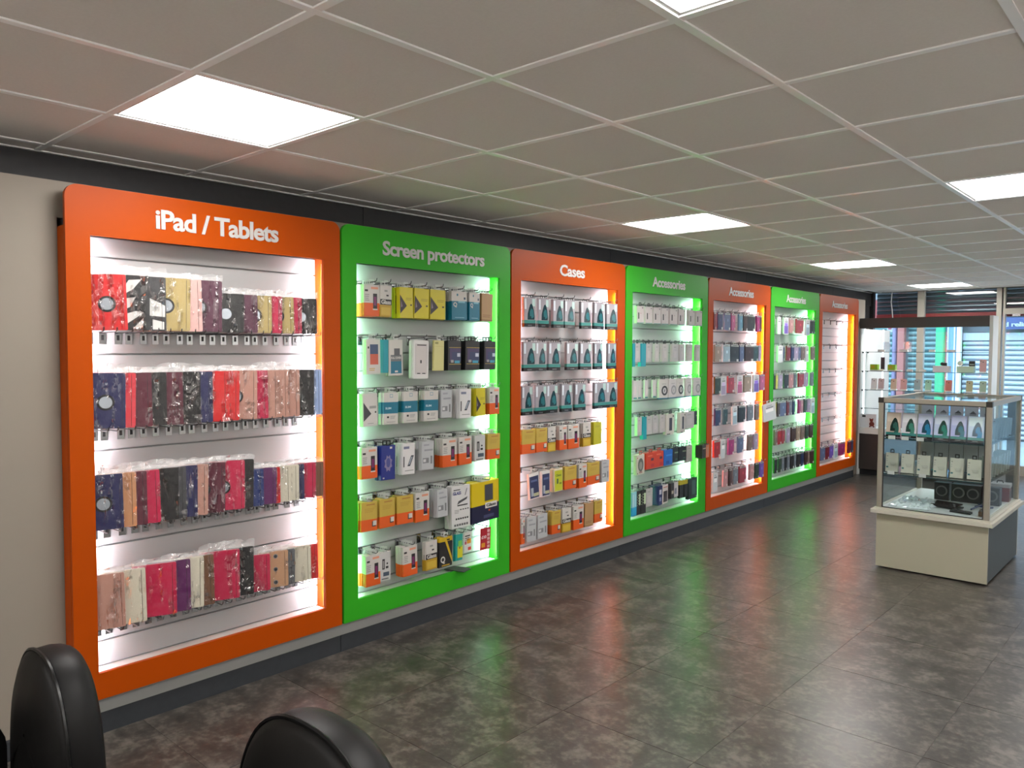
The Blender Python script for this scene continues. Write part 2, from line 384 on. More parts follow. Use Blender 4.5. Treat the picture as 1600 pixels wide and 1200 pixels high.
    if k == 0:
        for r, z in enumerate((1.576, 1.195, .805, .417)):
            for n in range(20):
                yy = o0 + .028 + n * .0505 + random.uniform(-.008, .008)
                hk = put('hook', HOOK, bay, (0, yy, z)); put('hook_plate', PLATE, hk, (0, 0, -.010))
    elif k == 6:
        for r in range(6):
            for n in range(5):
                yy = o0 + .12 + n * .19
                hk = put('hook', HOOKS, bay, (0, yy, RZ[r])); put('hook_plate', PLATE, hk, (0, 0, -.004))

# ------------------------------------------------------------------ tablet cases in the first bay
TCOL = {'red': (205, 28, 30), 'black and white': (40, 40, 42), 'charcoal': (58, 58, 60), 'smoke grey': (66, 66, 70), 'gold': (176, 156, 100), 'pale pink': (214, 170, 164), 'plum': (82, 34, 58), 'black': (28, 27, 27), 'crimson': (190, 26, 72), 'navy': (34, 36, 82), 'coral red': (214, 60, 72), 'maroon': (88, 30, 48), 'rose gold': (186, 138, 122), 'pale blue': (150, 172, 215), 'copper': (196, 140, 100), 'blue': (24, 48, 112), 'purple': (92, 26, 88), 'cream': (212, 206, 186), 'brown': (116, 80, 56), 'tan': (190, 146, 112), 'slate': (96, 98, 102)}
M_disc = col((196, 204, 214), 0.25, metal=.6)
CASES = {}
def case_mesh(colname, tall, th):
    key = (colname, tall, th)
    if key in CASES: return CASES[key]
    w, h = (.165, .214) if tall else (.135, .165)
    m = MB(); M = col(TCOL[colname], .42, grain=.06, scale=300, bump=.12)
    m.prism(rrect(-w, 0, 0, h, .006, 3), -th, 0, M)
    m.prism(rrect(-w + .004, -.004, .004, h - .004, .006, 3), 0, .0008, M)
    m.box(0.0008, .0014, -.016, -.0145, .006, h - .006, M_black)       # spine crease
    if colname == 'black and white':
        for P in (((-.12, .12), (-.06, .16), (-.03, .20), (-.075, .195)), ((-.13, .06), (-.07, .09), (-.05, .13), (-.10, .12)), ((-.10, .01), (-.02, .07), (-.05, .075), (-.12, .05)), ((-.06, .005), (-.025, .012), (-.022, .05))):
            m.prism(list(P), .0008, .0012, M_white)
    if colname == 'charcoal':
        for P in (((-.06, .13), (-.004, .10), (-.004, .055), (-.06, .06)), ((-.05, .005), (-.008, .005), (-.008, .035), (-.05, .045))):
            m.prism(list(P), .0008, .0012, M_white)
    CASES[key] = (m.mesh('tablet_cover'), w, h)
    return CASES[key]
ring = MB(); ring.cyl((0, 0), .031, 0, .0008, M_black, 0, 28); ring.cyl((0, 0), .023, .0008, .0016, M_disc, 0, 28); RING = ring.mesh('round_window')
eye = MB()
for z in (-.06, 0, .06): eye.cyl((0, z), .010, 0, .0008, M_disc, 0, 18); eye.cyl((0, z), .007, .0008, .0016, M_black, 0, 18)
EYE = eye.mesh('eyelets')
FILMS = {}
def film_mesh(tall, v):
    if (tall, v) in FILMS: return FILMS[(tall, v)]
    rnd = random.Random(v * 5 + tall); w, h = (.165, .214) if tall else (.135, .165)
    m = MB(); NY, NZ = 9, 11
    P = [[(.0020 + rnd.uniform(0, .0010), -w - .003 + (w + .006) * i / NY, -.003 + (h + .005) * j / NZ) for j in range(NZ + 1)] for i in range(NY + 1)]
    for i in range(NY):
        for j in range(NZ): m.face((P[i][j], P[i + 1][j], P[i + 1][j + 1], P[i][j + 1]), M_film)
    body = m.mesh('film', True)
    bm = bmesh.new(); bm.from_mesh(body); bmesh.ops.remove_doubles(bm, verts=bm.verts, dist=1e-5); bm.to_mesh(body); bm.free()
    m = MB(); hh = rnd.uniform(.022, .040); NY = 8
    top = [(rnd.uniform(-.008, .006), -w - .003 + (w + .006) * i / NY, h + hh + rnd.uniform(-.007, .004) - .012 * (i == 0)) for i in range(NY + 1)]
    mid = [(rnd.uniform(-.005, .004), -w - .003 + (w + .006) * i / NY, h + hh * .5) for i in range(NY + 1)]
    bot = [(.001, -w - .003 + (w + .006) * i / NY, h + .001) for i in range(NY + 1)]
    for A, B in ((bot, mid), (mid, top)):
        for i in range(NY): m.face((A[i], A[i + 1], B[i + 1], B[i]), M_flap)
    FILMS[(tall, v)] = (body, m.mesh('film_header'))
    return FILMS[(tall, v)]
TABLETS = [[(0.198, 'red', 1, 1), (0.281, 'black and white', 1, 0), (0.347, 'charcoal', 1, 0), (0.445, 'gold', 1, 1), (0.499, 'pale pink', 1, 0), (0.584, 'plum', 1, 1), (0.684, 'black', 0, 1), (0.751, 'plum', 0, 0), (0.82, 'gold', 0, 1), (0.871, 'crimson', 0, 0), (0.934, 'gold', 0, 1), (0.974, 'crimson', 0, 0), (1.057, 'black', 0, 1)], [(0.182, 'navy', 1, 1), (0.22, 'coral red', 1, 0), (0.287, 'maroon', 1, 0), (0.344, 'black', 1, 0), (0.412, 'maroon', 1, 0), (0.485, 'black', 1, 0), (0.539, 'navy', 1, 0), (0.613, 'red', 1, 0), (0.658, 'red', 1, 0), (0.743, 'rose gold', 1, 1), (0.799, 'crimson', 1, 0), (0.851, 'rose gold', 1, 0), (0.903, 'rose gold', 1, 1), (0.96, 'rose gold', 1, 0), (1.036, 'black', 1, 0), (1.082, 'pale blue', 1, 0)], [(0.17, 'navy', 1, 1), (0.219, 'copper', 1, 0), (0.261, 'maroon', 1, 0), (0.314, 'crimson', 1, 0), (0.387, 'black', 1, 0), (0.42, 'smoke grey', 1, 1), (0.466, 'navy', 1, 0), (0.511, 'rose gold', 1, 0), (0.588, 'maroon', 1, 1), (0.68, 'crimson', 1, 1), (0.72, 'black', 1, 0), (0.773, 'blue', 0, 0), (0.834, 'purple', 0, 0), (0.856, 'red', 0, 0), (0.913, 'cream', 0, 0), (0.953, 'cream', 0, 0), (0.981, 'navy', 0, 0), (1.043, 'crimson', 0, 0), (1.083, 'brown', 0, 0)], [(0.17, 'rose gold', 1, 0), (0.252, 'cream', 1, 0), (0.373, 'crimson', 1, 0), (0.433, 'purple', 1, 0), (0.488, 'cream', 1, 0), (0.536, 'brown', 1, 0), (0.651, 'crimson', 1, 0), (0.718, 'black', 1, 0), (0.8, 'crimson', 0, 0), (0.892, 'tan', 0, 2), (0.926, 'slate', 0, 0), (1.015, 'cream', 0, 0), (1.054, 'red', 0, 0)]]
GOODS = {2: [[(1.391, 0.098, 'A'), (1.479, 0.076, 'B'), (1.614, 0.095, 'YT'), (1.722, 0.102, 'YT'), (1.841, 0.113, 'YT'), (1.998, 0.115, 'D'), (2.117, 0.089, 'D'), (2.222, 0.09, 'KR')],
   [(1.394, 0.086, 'WP'), (1.478, 0.031, 'TL'), (1.541, 0.094, 'FC'), (1.72, 0.107, 'WF'), (1.843, 0.073, 'PY'), (1.962, 0.101, 'BP'), (2.108, 0.11, 'BP'), (2.253, 0.101, 'BP')],
   [(1.373, 0.089, 'WT'), (1.512, 0.093, 'WB'), (1.646, 0.099, 'WB'), (1.788, 0.098, 'WB'), (1.902, 0.084, 'SW'), (2.05, 0.095, 'WD'), (2.172, 0.078, 'YT'), (2.298, 0.088, 'A')],
   [(1.373, 0.095, 'A'), (1.493, 0.095, 'BL'), (1.629, 0.085, 'WD'), (1.761, 0.088, 'SW'), (1.928, 0.106, 'A'), (2.049, 0.1, 'A'), (2.167, 0.083, 'WG'), (2.28, 0.107, 'OY')],
   [(1.369, 0.098, 'OY'), (1.483, 0.1, 'OY'), (1.604, 0.107, 'OY'), (1.726, 0.101, 'A'), (1.868, 0.079, 'SW'), (2.014, 0.141, 'BG'), (2.212, 0.24, 'BY')],
   [(1.388, 0.094, 'A'), (1.47, 0.067, 'WG'), (1.633, 0.097, 'A'), (1.787, 0.086, 'B'), (1.898, 0.104, 'BQ'), (1.998, 0.057, 'TC'), (2.069, 0.062, 'SC'), (2.216, 0.091, 'RC')]],
  3: [[(2.608, 0.108, 'TP'), (2.736, 0.1, 'TP'), (2.891, 0.108, 'TP'), (3.005, 0.106, 'TP'), (3.18, 0.114, 'TP'), (3.335, 0.121, 'TP'), (3.486, 0.127, 'TP')],
   [(2.602, 0.118, 'TP'), (2.719, 0.108, 'TP'), (2.853, 0.117, 'TP'), (3.038, 0.122, 'TP'), (3.186, 0.129, 'TP'), (3.332, 0.098, 'TP'), (3.497, 0.105, 'TP')],
   [(2.588, 0.098, 'TP'), (2.717, 0.116, 'TP'), (2.836, 0.118, 'TP'), (2.98, 0.118, 'TP'), (3.125, 0.123, 'TP'), (3.361, 0.147, 'TP'), (3.507, 0.128, 'TP')],
   [(2.601, 0.121, 'OY'), (2.726, 0.113, 'OY'), (2.826, 0.08, 'B'), (2.948, 0.078, 'A'), (3.052, 0.116, 'A'), (3.205, 0.083, 'B'), (3.324, 0.097, 'YG')],
   [(2.641, 0.094, 'NC'), (2.768, 0.083, 'NC'), (2.898, 0.086, 'YC'), (3.03, 0.135, 'OY'), (3.156, 0.086, 'A'), (3.279, 0.144, 'OY'), (3.422, 0.092, 'SW')],
   [(2.546, 0.035, 'A'), (2.626, 0.086, 'SW'), (2.742, 0.103, 'SW'), (2.882, 0.093, 'OY'), (2.992, 0.096, 'B'), (3.114, 0.115, 'A'), (3.234, 0.095, 'KR'), (3.348, 0.099, 'OY')]],
  4: [[(3.847, 0.086, 'WS'), (3.962, 0.092, 'WS'), (4.085, 0.102, 'WS'), (4.197, 0.098, 'WS'), (4.329, 0.113, 'WS'), (4.447, 0.103, 'WS'), (4.61, 0.088, 'WS'), (4.725, 0.102, 'WS')],
   [(3.766, 0.031, 'TL'), (3.822, 0.075, 'WC'), (3.896, 0.065, 'TL'), (3.973, 0.074, 'WC'), (4.091, 0.058, 'WC'), (4.207, 0.082, 'WC'), (4.355, 0.094, 'WC'), (4.466, 0.08, 'WC'), (4.585, 0.073, 'WC'), (4.713, 0.062, 'WC')],
   [(3.776, 0.056, 'PC'), (3.851, 0.051, 'PC'), (3.939, 0.047, 'PC'), (4.059, 0.049, 'PC'), (4.192, 0.118, 'RD'), (4.319, 0.113, 'RG'), (4.442, 0.108, 'RD'), (4.579, 0.09, 'RG'), (4.716, 0.107, 'RG')],
   [(3.854, 0.062, 'WC'), (3.92, 0.047, 'TL'), (3.988, 0.075, 'WC'), (4.08, 0.08, 'WC'), (4.182, 0.07, 'WC'), (4.297, 0.113, 'WK'), (4.482, 0.084, 'WK'), (4.599, 0.134, 'WC'), (4.697, 0.044, 'BK')],
   [(3.845, 0.111, 'WO'), (3.973, 0.122, 'RO'), (4.104, 0.123, 'RO'), (4.234, 0.13, 'LU'), (4.363, 0.111, 'BK'), (4.489, 0.118, 'BK'), (4.607, 0.091, 'WC'), (4.742, 0.161, 'BO')],
   [(3.768, 0.039, 'LB'), (3.809, 0.036, 'LB'), (3.857, 0.055, 'DT'), (3.922, 0.064, 'DT'), (4.006, 0.083, 'WC'), (4.204, 0.181, 'NV'), (4.373, 0.143, 'WX'), (4.486, 0.063, 'GV'), (4.549, 0.056, 'GV'), (4.665, 0.141, 'GN')]],
  5: [[(5.0, 0.035, 'C:dark red'), (5.095, 0.091, 'C:navy'), (5.236, 0.112, 'C:slate blue'), (5.346, 0.077, 'C:mauve pink'), (5.485, 0.078, 'C:sky blue'), (5.576, 0.081, 'C:dark brown'), (5.701, 0.152, 'C:black'), (5.832, 0.076, 'C:magenta'), (5.891, 0.035, 'C:dark brown')],
   [(5.062, 0.122, 'C:tan'), (5.226, 0.119, 'C:pale blue'), (5.375, 0.147, 'C:black'), (5.506, 0.087, 'C:slate blue'), (5.66, 0.156, 'C:dark brown'), (5.795, 0.097, 'C:dark teal'), (5.886, 0.051, 'C:lilac')],
   [(5.064, 0.093, 'C:dark green'), (5.171, 0.099, 'V:lilac'), (5.321, 0.103, 'C:dusty red'), (5.491, 0.106, 'V:mauve pink'), (5.639, 0.143, 'C:tan'), (5.816, 0.135, 'V:purple'), (5.944, 0.104, 'C:mauve pink')],
   [(5.075, 0.101, 'C:navy'), (5.214, 0.075, 'C:dark teal'), (5.397, 0.1, 'V:pale blue'), (5.534, 0.135, 'C:black'), (5.709, 0.116, 'C:slate grey'), (5.845, 0.081, 'C:taupe'), (6.017, 0.194, 'V:white')],
   [(5.077, 0.102, 'C:red'), (5.179, 0.089, 'V:white'), (5.338, 0.107, 'C:magenta'), (5.521, 0.103, 'C:slate blue'), (5.72, 0.099, 'C:taupe'), (5.825, 0.093, 'C:lilac')],
   [(5.051, 0.09, 'V:white'), (5.244, 0.082, 'C:dusty pink'), (5.324, 0.045, 'C:dark brown'), (5.434, 0.09, 'C:slate grey'), (5.566, 0.129, 'C:dusty red'), (5.763, 0.084, 'C:dusty pink'), (5.861, 0.077, 'C:dark green'), (5.962, 0.083, 'C:purple')]],
  6: [[(6.294, 0.086, 'V:white'), (6.464, 0.13, 'V:purple'), (6.601, 0.115, 'C:dusty pink'), (6.814, 0.182, 'C:dusty red'), (7.011, 0.104, 'V:pale blue'), (7.109, 0.071, 'C:black'), (7.186, 0.064, 'C:dark green')],
   [(6.335, 0.118, 'V:white'), (6.425, 0.036, 'C:navy'), (6.543, 0.091, 'C:dark red'), (6.634, 0.074, 'C:navy'), (6.727, 0.094, 'C:lilac'), (6.82, 0.072, 'C:slate blue'), (6.912, 0.092, 'C:taupe'), (7.011, 0.085, 'V:white'), (7.164, 0.092, 'C:taupe')],
   [(6.226, 0.047, 'C:dark green'), (6.277, 0.048, 'C:yellow'), (6.358, 0.088, 'C:lilac'), (6.5, 0.109, 'C:black'), (6.626, 0.106, 'C:dusty pink'), (6.731, 0.076, 'C:slate grey'), (6.872, 0.141, 'C:dusty red'), (7.012, 0.12, 'C:lilac'), (7.168, 0.092, 'C:slate grey')],
   [(6.258, 0.047, 'C:yellow'), (6.322, 0.061, 'C:dark brown'), (6.434, 0.138, 'C:slate blue'), (6.549, 0.054, 'C:dark red'), (6.624, 0.079, 'C:slate grey'), (6.697, 0.047, 'C:navy'), (6.838, 0.053, 'C:magenta'), (6.907, 0.078, 'C:dusty pink'), (7.006, 0.07, 'C:dark green'), (7.088, 0.065, 'C:lilac'), (7.188, 0.103, 'V:pale blue')],
   [(6.271, 0.065, 'C:taupe'), (6.362, 0.092, 'C:red'), (6.455, 0.077, 'C:dusty red'), (6.575, 0.083, 'C:lilac'), (6.701, 0.112, 'C:dark brown'), (6.824, 0.096, 'C:tan'), (6.941, 0.098, 'C:taupe'), (7.05, 0.08, 'C:dark green'), (7.176, 0.093, 'C:dark brown')],
   [(6.287, 0.065, 'C:black'), (6.387, 0.075, 'C:dark green'), (6.459, 0.058, 'C:slate grey'), (6.522, 0.059, 'C:black'), (6.589, 0.062, 'C:slate grey'), (6.681, 0.084, 'C:black'), (6.761, 0.057, 'C:slate grey'), (6.853, 0.097, 'C:black'), (6.944, 0.079, 'C:navy'), (7.044, 0.08, 'C:dark brown'), (7.112, 0.046, 'C:taupe'), (7.201, 0.113, 'C:dark brown')]],
  7: [[], [], [], [], [], [(7.49, 0.13, 'C:slate blue'), (7.631, 0.114, 'C:dark red'), (7.761, 0.127, 'C:purple'), (7.899, 0.129, 'V:pale blue'), (8.107, 0.206, 'C:magenta'), (8.332, 0.097, 'C:dark red'), (8.439, 0.097, 'C:navy')]]}

RZT = [1.5800, 1.1990, .8090, .4210]
rnd = random.Random(3)
for r, L in enumerate(TABLETS):
    prev = None
    for n, (yr, cname, tall, circ) in enumerate(L):
        dy = yr - (L[n - 1][0] if n else yr - .15)
        ang = math.radians(19 if dy > .03 else 19)
        th = max(.0028, min(.011, dy * math.sin(ang) - .0042))
        me, w, h = case_mesh(cname, tall, round(th, 3))
        z = RZT[r] + .0005
        lab = {'black and white': 'black tablet case with white picture panels', 'charcoal': 'charcoal tablet case'}.get(cname, cname + ' tablet case')
        if circ == 1: lab += ' with round window'
        if circ == 2: lab += ' with eyelets'
        t = thing('tablet_case', '%s, %s from left, %s row of first orange bay' % (lab, ORD[n], ['top', 'second', 'third', 'bottom'][r]), 'tablet case', (.232, yr, z), 0, 'bagged tablet cases on the first orange bay')
        roll = math.radians(rnd.uniform(-1.2, 1.2)) + (math.radians(2.2) if n == 0 and r in (0, 3) else 0)
        t.matrix_world = Matrix.Translation((.232, yr, z)) @ Matrix.Rotation(-ang, 4, 'Z') @ Matrix.Rotation(roll, 4, 'X')
        cv = put('cover', me, t); ws = .76 if n == 0 else 1.0; w *= ws; cv.scale.y = ws
        if circ == 1: put('round_window', RING, cv, (.0009, -w * .55 / ws, h * .47), None, (1, 1 / ws, 1))
        if circ == 2: put('eyelets', EYE, cv, (.0009, -w * .42, h * .5))
        fm, hm = film_mesh(tall, rnd.randrange(5))
        wp = put('wrapper', fm, t); wp.scale.y = ws; put('wrapper_header', hm, wp)

# ------------------------------------------------------------------ boxed goods and phone cases
C_OR = (222, 92, 28); C_YE = (206, 192, 30); C_TE = (14, 112, 138); C_MU = (196, 168, 74); C_WH = (204, 200, 194); C_GY = (150, 150, 148); C_DK = (34, 32, 36); C_NV = (34, 40, 84); C_KR = (178, 142, 100); C_GO = (186, 150, 40)
def lines(u0, u1, v0, v1, n, c=(150, 150, 148)):
    return [(u0, u1 - (i % 3) * .08 * (u1 - u0), v1 - (v1 - v0) * (i + .55) / n, v1 - (v1 - v0) * (i + .1) / n, c) for i in range(n)]
# kind: (words, category, height, thickness, body colour, band list (wraps round the box), front decals, polygons, texts, tab)
K = {}
def kind(code, words, cat, h, t, body, bands=(), dec=(), poly=(), txt=(), tab='clear', n=3, name='boxed_accessory', rough=.35):
    K[code] = dict(words=words, cat=cat, h=h, t=t, body=body, bands=bands, dec=dec, poly=poly, txt=txt, tab=tab, n=n, name=name, rough=rough)
BX = 'box'
kind('A', 'white and orange screen protector box', BX, .158, .015, C_WH, [(0, .42, C_OR)], [(.58, .84, .24, .72, C_DK), (.63, .79, .34, .62, (120, 40, 96)), (.56, .86, .20, .24, C_WH), (.06, .26, .78, .84, C_DK), (.45, .90, .86, .93, (226, 150, 120))] + lines(.06, .34, .46, .70, 4), n=4, name='screen_protector_box')
kind('B', 'white and gold box marked Glass', BX, .158, .014, C_WH, [(0, .38, C_GO)], [(0, 1, .38, .56, C_DK), (.35, .62, .80, .86, C_GY), (.52, .72, .66, .71, C_DK), (.1, .9, .05, .3, (206, 174, 62))], [], [('Glass', .5, .41, .84, .13, C_WH)], n=3, name='screen_protector_box')
kind('YT', 'yellow box with dark triangle', BX, .160, .014, C_YE, [], [(.78, .90, .40, .45, C_DK)] + lines(.45, .9, .56, .66, 2, (160, 148, 26)), [([(.02, .14), (.52, .40), (.02, .76)], (40, 26, 34)), ([(.08, .34), (.20, .38), (.10, .58)], (130, 110, 124))], n=4, name='screen_protector_box')
kind('D', 'white and teal box with letter Q', BX, .158, .014, C_WH, [(0, .66, C_TE)], [(.32, .42, .84, .92, C_TE), (.78, .90, .72, .80, (20, 60, 84)), (.42, .86, .60, .66, (120, 180, 200))] + lines(.2, .8, .04, .10, 1, (120, 170, 190)), [], [('Q', .22, .47, .24, .14, C_WH)], n=5, name='screen_protector_box')
kind('KR', 'plain brown kraft box', BX, .160, .020, C_KR, [(0, .06, (150, 116, 80))], lines(.1, .8, .12, .24, 2, (150, 112, 76)), n=3, name='screen_protector_box')
kind('WP', 'white box with orange phone picture', BX, .175, .016, C_WH, [], [(.26, .84, .28, .86, (66, 84, 112)), (.26, .84, .28, .58, (196, 96, 74)), (.10, .20, .74, .80, C_DK)] + lines(.2, .6, .08, .18, 2, C_MU), n=2, name='screen_protector_box')
kind('TL', 'plain teal pack', 'pack', .17, .030, (20, 150, 165), [], [], tab='black', n=1, name='accessory_pack')
kind('FC', 'white and teal card marked FULL COVER', BX, .185, .008, C_WH, [], [(.10, .90, .06, .40, C_TE), (.10, .90, .40, .58, (110, 112, 114)), (.36, .78, .56, .76, (90, 92, 96)), (.40, .62, .09, .14, C_WH)], [], [('FULL COVER', .5, .47, .74, .055, C_WH)], n=3, name='screen_protector_box')
kind('WF', 'white framed blister pack', 'pack', .205, .012, (222, 220, 218), [], [(.12, .88, .12, .90, C_GY), (.135, .865, .125, .895, (206, 198, 196)), (.22, .84, .86, .885, C_DK), (.24, .46, .12, .145, C_DK), (.58, .80, .12, .145, C_DK), (.44, .54, .40, .48, (60, 60, 64))], tab=None, n=3, name='blister_pack')
kind('PY', 'pale yellow card', 'card', .165, .006, (212, 206, 140), [], [(.1, .42, .88, .95, (150, 146, 90)), (.05, .95, .80, .81, (190, 180, 110))], tab='clear', n=2, name='accessory_card')
kind('BP', 'black box with purple phone picture', BX, .165, .020, (30, 29, 32), [], [(.14, .98, .30, .74, (66, 50, 92)), (.30, .98, .30, .62, (48, 58, 96)), (.08, 1, .76, .775, C_MU), (.08, 1, .20, .215, C_MU), (.22, .42, .26, .35, C_GY), (.5, .9, .24, .33, (60, 150, 180)), (.70, .94, .46, .58, (190, 196, 214))], tab='black', n=3, name='screen_protector_box')
kind('WT', 'white box with grey triangle', BX, .165, .014, (206, 202, 198), [], [(.80, .90, .40, .45, C_DK), (.44, .9, .54, .62, C_GY)] + lines(.3, .7, .06, .10, 1), [([(.04, .16), (.56, .38), (.04, .74)], (64, 64, 68))], n=3, name='screen_protector_box')
kind('WB', 'white box with teal band marked SLIM', BX, .165, .014, C_WH, [(.34, .70, C_TE)], [(.40, .62, .84, .95, (130, 160, 176)), (.43, .59, .86, .93, C_WH), (.22, .36, .20, .26, C_DK)] + lines(.44, .8, .16, .27, 3) + lines(.2, .8, .05, .09, 1), [], [('SLIM', .30, .48, .40, .06, (190, 214, 222))], n=3, name='screen_protector_box')
kind('SW', 'silver grey printed box', BX, .155, .016, (186, 188, 190), [], [(.08, .58, .24, .42, (128, 130, 132)), (.72, .86, .20, .48, (120, 122, 122)), (.12, .34, .28, .38, (206, 206, 206)), (.2, .9, .66, .72, (150, 152, 156)), (.16, .6, .84, .90, (160, 160, 166))], n=4, name='screen_protector_box')
kind('WD', 'white box with slanted phone picture', BX, .165, .015, (222, 220, 220), [], [(.1, .55, .82, .90, (120, 124, 150)), (.08, .16, .24, .58, C_DK)] + lines(.2, .9, .08, .14, 1), [([(.40, .26), (.62, .26), (.92, .60), (.70, .60)], (52, 56, 66)), ([(.48, .31), (.60, .31), (.82, .56), (.70, .56)], (150, 160, 172))], n=4, name='screen_protector_box')
kind('BL', 'dark blue box with silver emblem', BX, .178, .022, (32, 46, 128), [], [(.60, .76, .90, .96, C_WH), (.12, .24, .04, .08, C_WH)], [([(.5 + .30 * math.cos(PI * a / 8) * (1 if a % 2 else .72), .48 + .26 * math.sin(PI * a / 8) * (1 if a % 2 else .72)) for a in range(16)], (134, 124, 158)), ([(.5 + .15 * math.cos(PI * a / 6), .50 + .14 * math.sin(PI * a / 6)) for a in range(12)], (74, 80, 142))], tab='black', n=2, name='screen_protector_box')
kind('WG', 'grey white box with black icons', BX, .150, .012, (200, 200, 198), [], [(.20, .44, .40, .76, C_DK), (.26, .38, .44, .70, C_GY), (.54, .78, .42, .50, C_DK), (.30, .86, .16, .30, (70, 84, 100)), (.6, .74, .56, .62, C_DK)] + [(.16 + .13 * i, .26 + .13 * i, .05, .09, C_DK) for i in range(5)], n=3, name='screen_protector_box')
kind('OY', 'mustard and orange box', BX, .150, .015, C_MU, [(0, .40, C_OR)], [(.66, .90, .14, .32, (60, 60, 64)), (.72, .94, .18, .34, C_WH), (.30, .82, .88, .92, (170, 120, 60))] + lines(.2, .8, .62, .78, 3, (182, 152, 66)), n=4, name='screen_protector_box')
kind('BG', 'large white box marked GLASS', BX, .240, .018, (218, 217, 216), [], [(.10, .46, .90, .92, C_DK), (.30, .86, .52, .55, C_DK)] + [(.44 + .13 * i, .53 + .13 * i, .42, .445, C_DK) for i in range(4)] + [(.20 + .12 * i, .29 + .12 * i, .20, .24, C_DK) for i in range(6)] + [(.12 + .13 * i, .22 + .13 * i, .05, .10, (90, 90, 92)) for i in range(6)] + lines(.14, .40, .34, .44, 3), [([(.28, .56), (.80, .66), (.86, .72), (.36, .64)], (70, 72, 76)), ([(.70, .76), (.74, .76), (.84, .92), (.80, .92)], (90, 92, 100))], [('GLASS', .28, .80, .44, .07, (60, 62, 132))], n=3, name='tablet_screen_protector')
kind('BY', 'large yellow and navy box marked Glass', BX, .235, .015, (216, 190, 16), [(0, .42, (26, 28, 62))], [(.46, .78, .50, .92, (120, 112, 40)), (.48, .76, .515, .905, (66, 68, 76)), (.48, .92, .32, .46, (226, 224, 220)), (.42, .80, .08, .16, (70, 74, 110)), (.60, .66, .24, .28, C_OR)], [], [('Glass', .70, .355, .36, .075, C_DK)], n=5, name='tablet_screen_protector')
kind('BQ', 'black and yellow box with letter Q', BX, .165, .022, (34, 33, 34), [(.86, 1, (200, 166, 30))], [(.48, .80, .88, .93, C_DK), (.2, .8, .03, .07, C_GO)], [([(.30, .86), (.44, .86), (.98, .10), (.98, .28), (.52, .99)], (206, 172, 30)), ([(.40, .80), (.46, .80), (.90, .18), (.84, .16)], (34, 33, 34))], [('Q', .28, .16, .34, .20, C_WH)], n=2, name='screen_protector_box')
kind('TC', 'teal and yellow gift card', 'card', .150, .003, (30, 150, 140), [], [(.3, 1, .10, .55, (214, 210, 40)), (.4, .9, .50, .75, (120, 200, 90)), (.52, .68, .44, .52, (190, 60, 40))], n=4, name='gift_card')
kind('SC', 'white card with coloured squares', 'card', .115, .002, (214, 214, 208), [], [(.08, .30, .40, .56, (170, 50, 80)), (.36, .9, .42, .66, (220, 150, 40)), (.5, .92, .08, .24, (206, 70, 60)), (.1, .8, .78, .84, C_DK), (.1, .7, .68, .72, C_DK), (.1, .7, .60, .63, C_DK)], n=1, name='gift_card')
kind('RC', 'red card marked £10', 'card', .128, .002, (176, 26, 44), [], [(.12, .46, .12, .32, (226, 160, 40))] + [(.66, .90, .06 + .18 * i, .19 + .18 * i, (226, 180, 180)) for i in range(5)], [], [('£10', .34, .52, .46, .13, (236, 224, 224))], n=1, name='gift_card')
arch = [(.28, .24), (.88, .24), (.90, .34), (.84, .56), (.74, .72), (.64, .79), (.52, .76), (.40, .62), (.30, .44)]
arch2 = [(.50, .36), (.60, .36), (.64, .28), (.84, .34), (.76, .58), (.62, .62), (.48, .52)]
kind('TP', 'clear pearly pack with teal arch picture', 'pack', .182, .020, (158, 153, 160), [(.0, .12, C_DK), (.12, .23, (62, 132, 126))], [(.04, .20, .60, .95, (214, 222, 232)), (.70, .94, .70, .95, (182, 210, 206)), (.30, .66, .03, .07, (96, 96, 98))], [(arch, (20, 54, 62)), (arch2, (36, 104, 112))], tab='rings', n=2, name='phone_case_pack', rough=.12)
kind('YG', 'lime yellow box', BX, .155, .026, (190, 186, 40), [], lines(.2, .8, .76, .84, 2, (160, 156, 40)), n=2, name='screen_protector_box')
kind('NC', 'white pack with navy phone card', 'pack', .165, .008, (226, 222, 220), [], [(.06, .94, .04, .88, (52, 58, 96)), (.16, .40, .12, .44, (170, 178, 190)), (.4, .9, .10, .22, (190, 188, 150)), (.2, .8, .66, .74, (96, 106, 150))], n=3, name='screen_protector_box')
kind('YC', 'lime card box marked Glass', BX, .150, .012, (224, 216, 190), [], [(.04, .96, .03, .92, (192, 196, 48)), (.28, .48, .34, .56, (70, 96, 70)), (.6, .86, .30, .38, (120, 130, 40))], [], [('Glass', .48, .66, .66, .10, (110, 130, 50))], n=4, name='screen_protector_box')
kind('WS', 'white box with small black slot', BX, .126, .026, (192, 184, 182), [], [(.18, .34, .26, .62, C_DK), (.54, .62, .56, .60, (150, 90, 90)), (.76, .88, .86, .93, (90, 90, 94)), (0, 1, 0, .05, (110, 150, 146))], tab='black', n=2, name='charger_box')
kind('WC', 'plain white box', BX, .138, .024, (186, 182, 180), [], [(.28, .72, .22, .60, (196, 190, 188)), (.2, .6, .80, .84, C_GY)], tab='black', n=2, name='charger_box')
kind('PC', 'pale clear pack', 'pack', .135, .012, (200, 196, 196), [], [(.1, .9, 0, .08, (60, 130, 130)), (.3, .7, .2, .7, (210, 200, 198))], tab='black', n=2, name='lead_pack')
def ringdec(c): return [([(.62 + .36 * math.cos(PI * a / 8), .42 + .25 * math.sin(PI * a / 8)) for a in range(16)], c), ([(.62 + .20 * math.cos(PI * a / 8), .42 + .15 * math.sin(PI * a / 8)) for a in range(16)], (196, 192, 190)), ([(.56, .34), (.62, .34), (.70, .46), (.62, .50)], c)]
